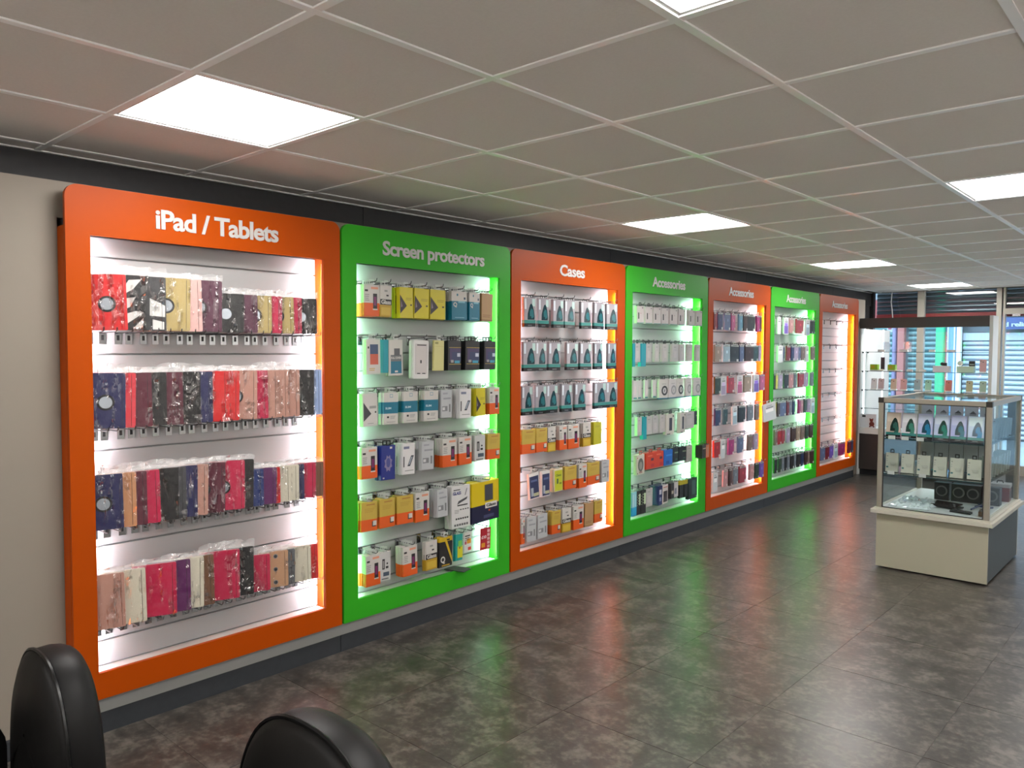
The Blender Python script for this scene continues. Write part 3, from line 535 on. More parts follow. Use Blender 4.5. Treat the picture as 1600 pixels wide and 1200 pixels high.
kind('RD', 'white box with black ring picture', BX, .152, .020, (208, 202, 196), [(0, .05, (30, 110, 140))], lines(.3, .8, .72, .78, 2), ringdec((34, 34, 36)), tab='black', n=2, name='lead_box')
kind('RG', 'white box with grey ring picture', BX, .152, .020, (206, 200, 198), [(0, .05, (30, 110, 140))], lines(.3, .8, .72, .78, 2), ringdec((150, 148, 150)), tab='black', n=2, name='lead_box')
kind('WK', 'white box with dark window', BX, .165, .030, (206, 200, 192), [], [(.36, .72, .20, .80, (54, 56, 66)), (.78, .92, .84, .92, C_DK), (.1, .5, .02, .06, C_DK)], tab='black', n=2, name='charger_box')
kind('WO', 'white box with grey oval picture', BX, .148, .030, (208, 204, 190), [], [(.3, .7, .06, .16, (170, 130, 120)), (.06, .14, .82, .88, (180, 60, 50)), (.06, .14, .04, .10, C_DK)], [([(.5 + .36 * math.cos(PI * a / 8), .48 + .34 * math.sin(PI * a / 8)) for a in range(16)], (96, 100, 92)), ([(.5 + .2 * math.cos(PI * a / 8), .44 + .2 * math.sin(PI * a / 8)) for a in range(16)], (150, 150, 138))], tab='red', n=1, name='earphone_box')
kind('RO', 'red orange box', BX, .120, .045, (206, 66, 36), [], [(.55, .86, .50, .66, (70, 40, 60)), (.2, .7, .78, .86, (230, 120, 90)), (.55, .9, .1, .3, (180, 40, 50))], tab='red', n=1, name='earphone_box')
kind('LU', 'bright blue box', BX, .120, .045, (28, 104, 190), [], [(.2, .9, .60, .70, (60, 140, 220)), (.2, .6, .1, .3, (16, 70, 150))], tab='black', n=1, name='earphone_box')
kind('BK', 'black box with green lines', BX, .115, .040, (30, 34, 34), [], [(.5, .95, .62, .72, (120, 140, 110)), (.6, .9, .14, .26, (60, 96, 80)), (.1, .4, .1, .6, (18, 20, 24))], tab='black', n=1, name='earphone_box')
kind('BO', 'black box with orange side', BX, .110, .060, (42, 40, 36), [], [(.55, 1, 0, .96, (206, 104, 60)), (.62, .92, .1, .8, (190, 130, 104)), (.1, .5, .70, .76, (190, 180, 160))], tab='black', n=1, name='earphone_box')
kind('LB', 'light blue clear pack', 'pack', .178, .012, (150, 214, 226), [(0, .36, (52, 168, 214))], [(.2, .5, .40, .9, (206, 236, 240))], tab='clear', n=2, name='lead_pack')
kind('DT', 'black pack with dotted pattern', 'pack', .178, .012, (42, 42, 40), [], [(.1 + .2 * ((i + j) % 2) + .4 * i, .24 + .2 * ((i + j) % 2) + .4 * i, .38 + .06 * j, .41 + .06 * j, (190, 206, 170)) for i in range(2) for j in range(8)] + [(.6, .95, .40, .86, (200, 220, 180))], tab='black', n=1, name='lead_pack')
kind('NV', 'navy and white power box', BX, .148, .080, (34, 44, 96), [], [(.40, 1, 0, 1, (222, 214, 210)), (.50, .92, .08, .66, (70, 62, 66)), (.5, .95, .84, .88, (190, 90, 70)), (.08, .30, .56, .80, (200, 204, 220)), (.10, .28, .2, .4, (150, 156, 190))], tab='clear', n=1, name='charger_box')
kind('WX', 'white box with black side', BX, .120, .060, (46, 46, 48), [], [(.42, 1, 0, 1, (216, 212, 212)), (.5, .8, .2, .6, (130, 134, 150)), (.08, .34, .3, .5, (190, 180, 160))], tab='clear', n=1, name='charger_box')
kind('GV', 'black pack with yellow header', 'pack', .140, .020, (26, 26, 26), [(.76, 1, (190, 176, 40))], [(.2, .6, .1, .5, (44, 44, 48))], tab='clear', n=2, name='lead_pack')
kind('GN', 'dark green tall pack', 'pack', .170, .030, (34, 54, 48), [], [(.4, .8, .2, .9, (66, 96, 92)), (.8, .95, .06, .12, C_GY), (0, .3, 0, .7, (24, 30, 28))], tab='black', n=1, name='lead_pack')
PC = {'dark red': (112, 26, 40), 'navy': (36, 50, 92), 'slate blue': (92, 108, 142), 'mauve pink': (176, 90, 132), 'sky blue': (104, 152, 176), 'dark brown': (62, 40, 38), 'black': (32, 34, 36), 'magenta': (158, 44, 112), 'tan': (160, 142, 124), 'pale blue': (158, 184, 196), 'dark teal': (46, 74, 76), 'lilac': (166, 154, 182), 'dark green': (44, 64, 48), 'dusty red': (160, 58, 72), 'purple': (112, 86, 176), 'slate grey': (112, 122, 132), 'taupe': (124, 106, 98), 'white': (206, 214, 218), 'red': (162, 30, 40), 'dusty pink': (186, 138, 140), 'yellow': (196, 196, 84)}
for nm, c in PC.items():
    dkc = tuple(int(v * .72) for v in c); ltc = tuple(min(255, int(v * 1.25) + 12) for v in c)
    kind('C:' + nm, nm + ' phone case', 'phone case', .148, .016, c, [(.90, 1, (178, 184, 178))], [(.74, .98, .02, .16, (206, 206, 204)), (.04, .98, .885, .90, dkc), (.12, .16, .18, .86, dkc), (.45, .62, .50, .66, ltc), (.30, .7, .93, .97, (120, 130, 120))], n=2, name='phone_case')
    kind('V:' + nm, nm + ' phone case in white pack', 'phone case', .165, .014, (212, 214, 216), [], [(.10, .90, .05, .52, c), (.20, .80, .50, .68, ltc), (.24, .80, .72, .78, (120, 128, 132)), (.30, .70, .84, .88, (150, 156, 160))], n=2, name='phone_case')

KM = {}
def kind_mesh(code):
    if code in KM: return KM[code]
    k = K[code]; W0 = .24 if code == 'BY' else (.14 if code in ('BG', 'NV', 'BO', 'WX', 'GN') else .1); h, t = k['h'], k['t']
    m = MB(); R = k['rough']; phone = code[1:2] == ':'
    cuts = [(0, 1, k['body'])]
    for (v0, v1, c) in k['bands']:
        new = []
        for (a, b, cc) in cuts:
            if v1 <= a or v0 >= b: new.append((a, b, cc)); continue
            if a < v0: new.append((a, v0, cc))
            if v1 < b: new.append((v1, b, cc))
        new.append((v0, v1, c)); cuts = new
    if phone or code == 'WF':
        m.prism(rrect(-W0 / 2, W0 / 2, -h, 0, .008, 3), -t, 0, col(k['body'], R))
        for (v0, v1, c) in k['bands']: m.box(0, .0003, -W0 / 2 + .002, W0 / 2 - .002, -h + v0 * h, -h + v1 * h - .003, col(c, R))
    else:
        e = .0012
        for (a, b, c) in cuts:
            m.box(-t + e, -e, -W0 / 2, W0 / 2, -h + a * h, -h + b * h, col(c, R))
            m.box(-e, 0, -W0 / 2 + e, W0 / 2 - e, -h + a * h + (e if a == 0 else 0), -h + b * h - (e if b == 1 else 0), col(c, R))
            m.box(-t, -t + e, -W0 / 2 + e, W0 / 2 - e, -h + a * h, -h + b * h, col(c, R))
    x = .0003
    for (u0, u1, v0, v1, c) in k['dec']:
        x += .00004; y0, y1, z0, z1 = -W0 / 2 + u0 * W0, -W0 / 2 + u1 * W0, -h + v0 * h, -h + v1 * h
        m.face([(x, y0, z0), (x, y1, z0), (x, y1, z1), (x, y0, z1)], col(c, R))
    for (P, c) in k['poly']:
        x += .00008; m.face([(x, -W0 / 2 + u * W0, -h + v * h) for u, v in P], col(c, R))
    for (s, u, v, wd, cap, c) in k['txt']:
        add_text(m, s, -W0 / 2 + u * W0, -h + v * h, wd * W0, cap * h, col(c, R), x + .0002, .03)
    me = m.mesh(k['name'])
    # hang tab
    tb = MB(); tc = {'clear': (196, 200, 196), 'black': (24, 24, 26), 'rings': (24, 24, 26), 'red': (196, 60, 40)}.get(k['tab'])
    if tc:
        M = col(tc, .3)
        if k['tab'] == 'rings':
            for yy in (-.022, .018):
                tb.tube([(-.002, yy + .011 * math.cos(q * PI / 5), .006 + .010 * math.sin(q * PI / 5)) for q in range(10)], .0022, M, 4, True)
        else:
            w = W0 * .34
            tb.box(-.003, -.002, -w / 2, -w / 2 + .008, 0, .020, M); tb.box(-.003, -.002, w / 2 - .008, w / 2, 0, .020, M); tb.box(-.003, -.002, -w / 2, w / 2, .020, .027, M); tb.box(-.003, -.002, -w / 2, w / 2, -.0001, .006, M)
        tb = tb.mesh('hang_tab')
    else: tb = None
    KM[code] = (me, W0, tb)
    return KM[code]
rnd = random.Random(11)
for b, rows in GOODS.items():
    bay = BAYS[b - 1]
    for r, L in enumerate(rows):
        z = RZ[r]
        for n, (y, w, code) in enumerate(L):
            k = K[code]; me, W0, tb = kind_mesh(code)
            cnt = max(1, k['n'] - (0 if b <= 2 else 1)) if b < 7 else 1
            if cnt > 1 and b in (3, 4): cnt = min(cnt, 3)
            if code == 'B' and b == 2 and r == 5: cnt = 2
            yaw = math.radians(rnd.uniform(-3, 3)); roll = math.radians(rnd.uniform(-1.3, 1.3))
            if code == 'V:white' and w > .17: yaw, roll = math.radians(-12), math.radians(9)
            if code == 'NC' and n == 0: roll = math.radians(5)
            if code == 'C:magenta' and b == 5 and r == 0: roll = math.radians(4)
            if code in ('NV', 'WX', 'BO'): yaw = math.radians(8)
            o0, o1 = YB + (b - 1) * PW + .092, YB + (b - 1) * PW + 1.128
            over = max(0, y + w / 2 + .004 - o1); under = max(0, o0 + .004 - (y - w / 2)); ahead = False
            if over > .022: ahead = True; cnt = 1
            else: y -= over
            y += min(under, .03)
            sy = w / W0; xf = .222 - .0015 * (cnt < 2) - rnd.uniform(0, .008) + (.022 if code in ('WO', 'RO', 'LU') else .058 if code == 'BO' else .040 if code == 'V:white' and w > .17 else 0)
            if ahead: xf = max(xf, .2135 + k['t'] + .5 * w * abs(math.sin(yaw)))
            if b < 7:
                hk = put('hook', HOOK, bay, (0, y, z)); put('hook_plate', PLATE if b == 2 else PLATE_S, hk, (0, 0, -.004))
            for c in range(cnt):
                t_ = k['t']; xx = xf - c * (t_ + .0022)
                if xx - t_ < XB + .004: break
                loc = 'front of %s hook' % ORD[n] if c == 0 else '%s back, %s hook' % (ORD[c], ORD[n])
                if cnt == 1: loc = 'alone on %s hook' % ORD[n]
                lab = '%s, %s, %s row, %s' % (k['words'], loc, ROWN[r], BAYN[b - 1])
                jj = 0 if c == 0 else rnd.uniform(-.004, .004)
                o = put(k['name'], me, None, (xx, y + jj, z - .0165 - (0 if c == 0 else rnd.uniform(0, .003))), (roll, 0, yaw), (1, sy, 1))
                tag(o, lab, k['cat'], '%s hanging in the %s' % ({'box': 'boxes', 'pack': 'packs', 'card': 'cards', 'phone case': 'phone cases'}[k['cat']], BAYN[b - 1]))
                if tb is not None: put('hang_tab', tb, o)
# loose pieces lying on the sill of the first green bay
lp = MB(); lp.prism([(0, 0), (.15, 0), (.13, .09), (-.02, .09)], 0, .003, M_black, 2); o = lp.obj('dark_card'); o.location = (.118, 1.99, .2445); o.rotation_euler = (0.0, -.06, .1)
o.location = (.122, 1.97, .2475); tag(o, 'dark card lying on the sill of the first green bay', 'card')
lp = MB(); lp.prism([(0, 0), (.11, 0), (.11, .06), (0, .06)], 0, .002, M_white, 2); o = lp.obj('paper_slip'); o.location = (.17, 1.72, .2445); o.rotation_euler = (0, -.05, PI / 2)
tag(o, 'white paper slip lying on the sill of the first green bay', 'paper')

# ------------------------------------------------------------------ glass display counter in the middle of the floor
CX0, CX1, CY0, CY1 = 1.64, 2.325, 4.665, 5.69
M_pan = col((174, 170, 150), 0.45); M_dark = col((62, 70, 72), 0.5); M_rim = col((192, 189, 176), 0.4)
M_caseglass = clear('case_glass', (0.95, 0.98, 0.98), 0.0, 0.0, 0.01, 0, 1, 0.2)
M_seal = col((26, 26, 26), 0.5)
dc = thing('display_counter', 'glass topped aluminium display counter on a white base in mid floor', 'display case')
MB().box(CX0 + .005, CX1 - .002, CY0, CY0 + .018, .012, .386, M_pan).obj('front_panel', dc)
MB().box(CX1 - .02, CX1 - .002, CY0 + .0185, CY1 - .03, .016, .386, M_dark).obj('side_panel', dc)
MB().box(CX0 + .005, CX0 + .023, CY0 + .0185, CY1 - .03, .016, .386, M_dark).obj('side_panel', dc)
MB().box(CX0 + .005, CX1 - .002, CY1 - .029, CY1 - .012, .012, .386, M_pan).obj('back_panel', dc)
for xx in (CX0 + .04, CX1 - .06):
    for yy in (CY0 + .05, CY1 - .09): MB().cyl((xx + .01, yy + .01), .02, 0, .03, M_black, 2, 12).obj('foot', dc)
rm = MB(); rm.prism(rrect(CX0 - .028, CX1 + .028, CY0 - .035, CY1 + .02, .006, 2), .3865, .412, M_rim, 2); rm.box(CX0 - .01, CX1 + .01, CY0 - .01, CY1, .412, .424, M_rim); rm.obj('base_rim', dc)
MB().box(CX0 + .03, CX1 - .03, CY0 + .03, CY1 - .03, .4245, .430, col((222, 226, 226), .35)).obj('deck', dc)
GZ0, GZ1 = .4245, 1.186
pw = .034
for (xa, ya) in ((CX0, CY0), (CX1 - pw, CY0), (CX0, CY1 - pw), (CX1 - pw, CY1 - pw)):
    MB().prism(rrect(xa, xa + pw, ya, ya + pw, .006, 2), GZ0, GZ1 - .03, M_alu, 2).obj('corner_post', dc)
for (x0, x1, y0, y1) in ((CX0, CX1, CY0, CY0 + pw), (CX0, CX1, CY1 - pw, CY1), (CX0, CX0 + pw, CY0 + pw, CY1 - pw), (CX1 - pw, CX1, CY0 + pw, CY1 - pw)):
    MB().box(x0, x1, y0, y1, GZ1 - .0299, GZ1, M_alu).obj('top_rail', dc)
for (xa, ya) in ((CX0 - .001, CY0 - .001), (CX1 - .035, CY0 - .001), (CX0 - .001, CY1 - .035), (CX1 - .035, CY1 - .035)):
    MB().box(xa, xa + .036, ya, ya + .036, GZ1 - .034, GZ1 + .002, col((60, 58, 54), .4, .6)).obj('corner_cap', dc)
sl = MB()
x0, x1, z0, z1 = CX0 + pw, CX1 - pw, GZ0, GZ1 - .03
for q in ((x0, x0 + .006, z0, z1), (x1 - .006, x1, z0, z1), (x0 + .006, x1 - .006, z0, z0 + .005), (x0 + .006, x1 - .006, z1 - .006, z1)): sl.box(q[0], q[1], CY0 + .008, CY0 + .016, q[2], q[3], M_seal)
sl.obj('glazing_seal', dc)
MB().box(x0, x1, CY0 + .010, CY0 + .014, z0, z1, M_caseglass).obj('front_glass', dc)
MB().box(CX0 + .010, CX0 + .014, CY0 + pw, CY1 - pw, z0, z1, M_caseglass).obj('left_glass', dc)
MB().box(CX1 - .014, CX1 - .010, CY0 + pw, CY1 - pw, z0, z1, M_caseglass).obj('right_glass', dc)
MB().box(CX0 + pw, CX1 - pw, CY0 + pw, CY1 - pw, GZ1 - .012, GZ1 - .006, M_caseglass).obj('top_glass', dc)
bd = MB(); bd.box(CX0 + pw, (CX0 + CX1) / 2 + .02, CY1 - .014, CY1 - .010, z0, z1, M_caseglass); bd.obj('sliding_door', dc)
bd = MB(); bd.box((CX0 + CX1) / 2 - .02, CX1 - pw, CY1 - .024, CY1 - .020, z0, z1, M_caseglass); bd.obj('sliding_door', dc)
bf = MB(); bf.box(CX1 - pw - .05, CX1 - pw, CY1 - .032, CY1 - .025, z0, z1, M_dark); bf.obj('door_stile', dc)
SH = (.905, .660)
for z in SH:
    s = MB(); s.box(CX0 + .02, CX1 - .02, CY0 + .035, CY1 - .05, z - .006, z, M_shelfglass); s.box(CX0 + .02, CX1 - .02, CY0 + .0335, CY0 + .0348, z - .006, z, M_edge); s.obj('shelf', dc)
# goods on the two shelves
def stand_pack(code, words, x, y, z, w, tilt, lab, grp, name=None, yaw=-PI / 2, hs=1.0):
    me, W0, tb = kind_mesh(code); k = K[code]
    o = put(name or k['name'], me); o.rotation_mode = 'XYZ'; h = k['h'] * hs
    o.matrix_world = Matrix.Translation((x, y, z)) @ Matrix.Rotation(yaw, 4, 'Z') @ Matrix.Rotation(-tilt, 4, 'Y') @ Matrix.Translation((0, 0, h)) @ Matrix.Diagonal((1, w / W0, hs, 1))
    tag(o, lab, k['cat'], grp)
    if tb is not None:
        put('hang_tab', tb, o)
    return o
C_TI = [((236, 206, 190), (52, 110, 100)), ((236, 226, 236), (60, 136, 116)), ((206, 206, 245), (20, 130, 176)), ((206, 214, 248), (24, 136, 116)), ((196, 196, 245), (20, 116, 140)), ((206, 222, 250), (16, 136, 196))]
for i, (bg, tl_) in enumerate(C_TI):
    kind('TQ%d' % i, 'pearly pack', 'pack', .172, .014, bg, [(.0, .09, C_DK), (.09, .19, (60, 140, 136))], [(.06, .9, .62, .95, tuple(min(255, v + 22) for v in bg)), (.30, .66, .03, .06, (130, 130, 130))], [(arch, tuple(int(v * .5) for v in tl_)), (arch2, tl_), ([(.56, .19), (.88, .19), (.9, .40), (.78, .44)], tl_)], [], None, 1, 'phone_case_pack', .12)
kind('GB', 'white box with black hanger', 'box', .132, .030, (200, 198, 184), [], [(.06, .24, .20, .28, (46, 106, 112)), (.08, .20, .80, .84, (120, 124, 120)), (.06, .16, .66, .69, C_GY), (.06, .16, .56, .59, C_GY), (.4, .86, .30, .50, (190, 188, 176))], [([(.3, .52), (.5, .40), (.8, .36), (.9, .46), (.7, .30), (.45, .32)], (182, 180, 168))], [], 'black', 1, 'earphone_box')
kind('GT', 'grey card with dark triangle', 'card', .120, .004, (150, 154, 168), [], [(.36, .84, .36, .40, (52, 54, 62))], [([(.32, .44), (.88, .44), (.62, .68)], (52, 54, 62))], [], None, 1, 'header_card')
kind('GP', 'grey panel', 'panel', .150, .010, (166, 170, 170), [], [], [], [], None, 1, 'grey_box', .4)
for i in range(6):
    x = 1.706 + i * .1015
    stand_pack('TQ%d' % i, '', x, 4.775, SH[0] + .004, .092, .12, 'pearly pack with teal arch, %s from left on top shelf of glass counter' % ORD[i], 'packs on the top shelf of the glass counter')
    stand_pack('GB', '', x - .004, 4.775, SH[1] + .004, .080, .10, 'white box with black hanger, %s from left on lower shelf of glass counter' % ORD[i], 'white boxes on the lower shelf of the glass counter')
for i in range(5):
    if i < 4 or True:
        stand_pack('GT', '', 1.845 + i * .092, 5.10, SH[0] + .128, .084, .05, 'grey card with dark triangle, %s from left behind the pearly packs' % ORD[i], 'grey cards behind the pearly packs', hs=.75)
        o = MB().box(1.805 + i * .092, 1.885 + i * .092, 5.095, 5.165, SH[0] + .002, SH[0] + .127, col((120, 124, 134), .4)).obj('grey_block')
        tag(o, 'low grey block under the %s grey triangle card' % ORD[i], 'box', 'grey blocks under the triangle cards')
        stand_pack('GP', '', 1.845 + i * .092, 5.10, SH[1] + .004, .086, .05, 'grey upright box, %s from left behind the white boxes of lower shelf' % ORD[i], 'grey boxes behind the white boxes', hs=1.42)
# along the right glass: leaning packs seen from the side
for i in range(7):
    y = 4.90 + i * .095
    o = MB().box(-.085, .0, -.008, .008, 0, .135, col((124, 136, 128), .4)).obj('grey_box'); o.location = (2.292, y, SH[1] + .006); o.rotation_euler = (-.30, 0, 0)
    tag(o, 'grey green box leaning by the right glass, %s from front on lower shelf' % ORD[i], 'box', 'leaning boxes by the right glass of the counter')
    o = MB().box(-.08, .0, -.004, .004, 0, .125, col((148, 176, 196), .15)).obj('clear_pack'); o.location = (2.290, y + .05, SH[0] + .004); o.rotation_euler = (-.28, 0, 0)
    tag(o, 'pale blue clear pack by the right glass, %s from front on top shelf' % ORD[i], 'pack', 'pale blue packs by the right glass of the counter')
# price tickets along the shelf edges
for s_, z in enumerate(SH):
    for i, x in enumerate((1.70, 1.785, 1.88) if s_ == 0 else (1.70, 1.90)):
        o = MB().box(x, x + .045, CY0 + .030, CY0 + .032, z - .004, z + .020, M_white).obj('price_ticket')
        tag(o, 'white price ticket, %s from left on %s shelf of glass counter' % (ORD[i], ('top', 'lower')[s_]), 'price ticket', 'price tickets in the glass counter')
# things lying on the deck of the counter
dz = .4305
bg = MB(); rb = random.Random(5); NX, NY = 16, 14
P = [[(1.70 + .26 * i / NX + rb.uniform(-.006, .006), 4.72 + .40 * j / NY + rb.uniform(-.008, .008), dz + .002 + rb.uniform(.001, .030) * (0 < i < NX and 0 < j < NY)) for j in range(NY + 1)] for i in range(NX + 1)]
for i in range(NX):
    for j in range(NY): bg.face((P[i][j], P[i + 1][j], P[i + 1][j + 1], P[i][j + 1]), col((226, 236, 240), .05))
tag(bg.obj('crumpled_bag'), 'crumpled clear plastic bag on the floor of the glass counter', 'plastic bag')
t = thing('phone_holder', 'black folding phone holder lying in the glass counter', 'phone holder', (2.02, 4.93, dz), -.25)
m = MB()
for k in range(4): m.box(-.085, .085, -.045 + k * .024, -.026 + k * .024, .012 + .004 * k, .022 + .004 * k, col((44, 36, 34), .3))
m.box(-.09, .09, -.048, .052, .004, .012, M_black); m.obj('ribbed_clamp', t)
m = MB(); m.cyl((.07, .03), .016, -.075, -.047, M_black, 1, 14); m.tube([(.07, -.06, .02), (.12, -.10, .012), (.21, -.08, .008)], .008, M_black, 6); m.obj('arm', t)
m = MB(); m.prism([(.09, -.135), (.22, -.125), (.21, -.095), (.08, -.105)], .001, .010, M_black, 2); m.obj('foot_bar', t)
tb = MB(); tb.tube([(2.17, 4.93, dz + .008), (2.18, 4.98, dz + .012), (2.20, 5.02, dz + .02), (2.25, 5.04, dz + .012), (2.27, 5.08, dz + .01)], .006, col((24, 48, 96), .35), 6); tb.tube([(2.17, 5.05, dz + .010), (2.20, 5.10, dz + .014), (2.17, 5.16, dz + .010)], .006, col((24, 48, 96), .35), 6)
tag(tb.obj('blue_lead', None, True), 'dark blue lead coiled beside the black phone holder', 'cable')
t = thing('tube_pack', 'tilted silver and brown tube pack at the right of the counter deck', 'pack', (2.262, 4.80, dz + .003), .1)
m = MB(); m.box(-.018, .018, -.06, .06, 0, .030, col((96, 74, 52), .35)); m.obj('carton', t); m = MB(); m.tube([(0, -.058, .036), (0, .058, .036)], .006, M_chrome, 8); m.obj('silver_strip', t)
for i, x in enumerate((1.92, 2.03, 2.12, 2.235)):
    t = thing('speaker_box', 'black box with round speaker front, %s from left at the back of the counter deck' % ORD[i], 'box', (x, 5.22, dz), 0, 'speaker boxes at the back of the counter')
    MB().box(-.048, .048, 0, .08, 0, .125, col((34, 32, 30), .4)).obj('carton', t)
    m = MB(); m.cyl((0, .066), .038, -.006, -.0005, col((110, 108, 104), .4), 1, 22); m.cyl((0, .066), .029, -.007, -.006, M_black, 1, 22); m.obj('round_speaker', t)
t = thing('red_gift_box', 'dark red box with white lid in the back right of the counter', 'box', (2.235, 5.50, dz), .05)
m = MB(); m.box(-.065, .065, -.055, .055, 0, .10, col((122, 34, 34), .35)); m.box(.0652, .0658, -.03, .03, .02, .075, col((40, 44, 40), .4)); m.obj('box_body', t)
m = MB(); m.box(-.068, .068, -.058, .058, .1005, .125, col((190, 186, 186), .35)); m.obj('lid', t)
m = MB(); m.tube([(-.02, 0, .126), (-.015, 0, .142), (.015, 0, .142), (.02, 0, .126)], .004, M_black, 6); m.obj('handle', t)

# ------------------------------------------------------------------ window display unit in front of the shop window
UX0, UX1, UY0, UY1 = .132, 1.54, 8.86, 9.135
M_uw = col((226, 228, 226), 0.4); M_ub = col((52, 44, 42), .5); M_uh = col((70, 68, 66), .55)
un = thing('window_display_unit', 'tall white window display unit with dark header and glass shelves', 'display unit')
MB().box(UX1 - .035, UX1, UY0, UY1, 0, 1.905, M_uw).obj('side_panel', un)
MB().box(UX0, UX0 + .018, UY0, 9.98, 0, 1.78, M_uw).obj('side_panel', un)
MB().box(UX0 + .019, UX1 - .0355, UY0 + .012, UY0 + .03, .07, .505, M_ub).obj('base_front', un)
MB().box(UX0 + .019, UX1 - .0355, UY0 + .05, UY0 + .066, 0, .0695, M_black).obj('kick_board', un)
MB().box(UX0 + .019, UX1 - .0355, UY0 - .012, UY1, .5055, .575, M_uw).obj('counter_top', un)
MB().box(UX0, UX1 - .0355, UY0, UY0 + .10, 1.785, 1.905, M_uh).obj('header_board', un)
led2 = emit('window_led', (.9, .97, 1.0), 1.6)
for (xa, ya) in ((UX0 + .024, UY0 + .09), (UX0 + .09, UY1 + .3)):
    m = MB(); m.box(xa, xa + .016, ya, ya + .012, .58, 1.78, led2); m.obj('led_tube', un)
SZ = (1.50, 1.268, 1.040, .815)
for z in SZ:
    m = MB(); m.box(UX0 + .0185, UX1 - .036, UY0 + .04, UY1 - .01, z - .006, z, M_shelfglass); m.box(UX0 + .0185, UX1 - .036, UY0 + .0385, UY0 + .0398, z - .006, z, M_edge); sh_ = m.obj('shelf', un)
    for yy in (UY0 + .06, UY1 - .04): MB().cyl((yy, z - .012), .006, UX0 + .0185, UX0 + .034, M_black, 0, 8).obj('shelf_pin', sh_)
def phone(x, z, c, lab, y=9.0, h=.135, w=.068, stand=True, cat='phone', back=True):
    x += .1 * (3.377 - x) / 10.16
    t = thing('display_phone', lab, cat, (x, y, z), 0)
    m = MB(); m.prism(rrect(-w / 2, w / 2, .012, h, .009, 3), -.004, .004, col(c, .25), 1); b = m.obj('phone_body', t); b.rotation_euler = (-.12, 0, 0)
    m = MB(); m.cyl((0, h - .03), .006, -.0055, -.004, M_black, 1, 10); m.cyl((-.022, h - .018), .005, -.0055, -.004, M_black, 1, 10); e = m.obj('camera_lens', t); e.rotation_euler = (-.12, 0, 0)
    m = MB(); m.prism([(-.030, -.03), (.036, -.03), (.036, .035), (-.030, .035)], .0, .012, col((236, 236, 234), .3), 2); m.obj('stand', t)
    return t
WP_ = [(.235, (226, 228, 232), 'white phone'), (.318, (214, 196, 200), 'silver pink phone'), (.462, (226, 206, 184), 'champagne phone'), (.575, (216, 174, 176), 'rose phone'), (.725, (150, 178, 188), 'grey blue phone'), (.845, (170, 226, 200), 'mint phone'), (1.062, (214, 128, 118), 'coral phone'), (1.275, (196, 190, 150), 'khaki gold phone'), (1.41, (188, 214, 190), 'pale green phone')]
for x, c, w in WP_: phone(x, SZ[2] + .001, c, w + ' on a white stand, third glass shelf of window unit')
phone(1.405, SZ[1] + .001, (206, 150, 150), 'pink phone on a stand, second glass shelf of window unit by the side panel', h=.15)
for i, x in enumerate((.243, .445)):
    t = thing('lime_cube', 'lime green cube box, %s one from left on second glass shelf of window unit' % ORD[i], 'box', (x + .03, 8.99, SZ[1] + .001))
    m = MB(); m.box(-.042, .042, -.036, .036, .012, .078, col((150, 196, 40), .4)); m.box(-.03, .012, -.0366, -.036, .03, .066, col((186, 170, 30), .4)); m.obj('carton', t)
    MB().box(-.042, .105, -.036, .04, 0, .0118, M_white).obj('base_plate', t)
m = MB(); m.box(-.022, .022, -.005, .005, .02, .165, col((52, 40, 54), .3)); m.box(-.03, .03, -.02, .02, 0, .0198, M_white); o = m.obj('dark_handset'); o.location = (.342, 9.07, SZ[1] + .001); tag(o, 'thin dark handset upright behind the first lime cube box', 'phone')
for i, (x, w, z) in enumerate(((.65, .062, 1), (.79, .07, 1), (.33, .075, 0), (.58, .09, 0), (.885, .062, 0), (1.085, .085, 0))):
    t = thing('label_block', 'small white label block, %s from left on the %s glass shelf' % (ORD[i if z else i - 2], ('top', 'second')[z]), 'label block', (x + .028, 8.96, SZ[z] + .001))
    m = MB(); m.prism([(-.02, 0), (.02, 0), (.012, .024), (-.014, .026)], -w / 2, w / 2, M_white, 0); m.obj('block', t)
for i, x in enumerate((.36, .60)):
    o = MB().box(-.045, .045, -.003, .003, 0, .12, clear('clear_box_%d' % i, (.86, .93, 1.0), .05, .25, .05)).obj('clear_stand'); o.location = (x + .02, 9.07, SZ[0] + .001)
    tag(o, 'clear acrylic stand on top glass shelf behind the %s label block' % ORD[i], 'stand')
t = thing('camera_box', 'white carton with dark gadget on top, middle of second glass shelf', 'carton', (1.005, 9.03, SZ[1] + .001))
MB().box(-.085, .085, -.05, .05, 0, .07, col((224, 218, 226), .4)).obj('carton', t)
m = MB(); m.cyl((0, .022), .02, .0, .05, M_black, 1, 14); m.box(.012, .05, -.012, .012, .0, .036, M_black); g = m.obj('gadget', t); g.location = (.0, 0, .0705)
t = thing('speaker_carton', 'pale green carton with a black clock on top, second glass shelf', 'carton', (1.252, 9.03, SZ[1] + .001))
MB().box(-.085, .085, -.05, .05, 0, .07, col((196, 220, 196), .4)).obj('carton', t)
m = MB(); m.box(.03, .09, -.012, .012, .0, .06, M_black); m.box(.036, .084, -.0126, -.012, .018, .024, M_white); g = m.obj('clock', t); g.location = (0, 0, .0705)
m = MB(); m.cyl((-.06, .030), .028, -.01, .01, M_white, 1, 16); g = m.obj('round_dial', t); g.location = (0, 0, .0725)
t = thing('bear_card', 'white card with a dark red bear shape on the window counter', 'card', (.235, 8.915, .576))
MB().box(-.085, .095, -.003, .003, 0, .165, col((222, 226, 232), .4)).obj('card', t)
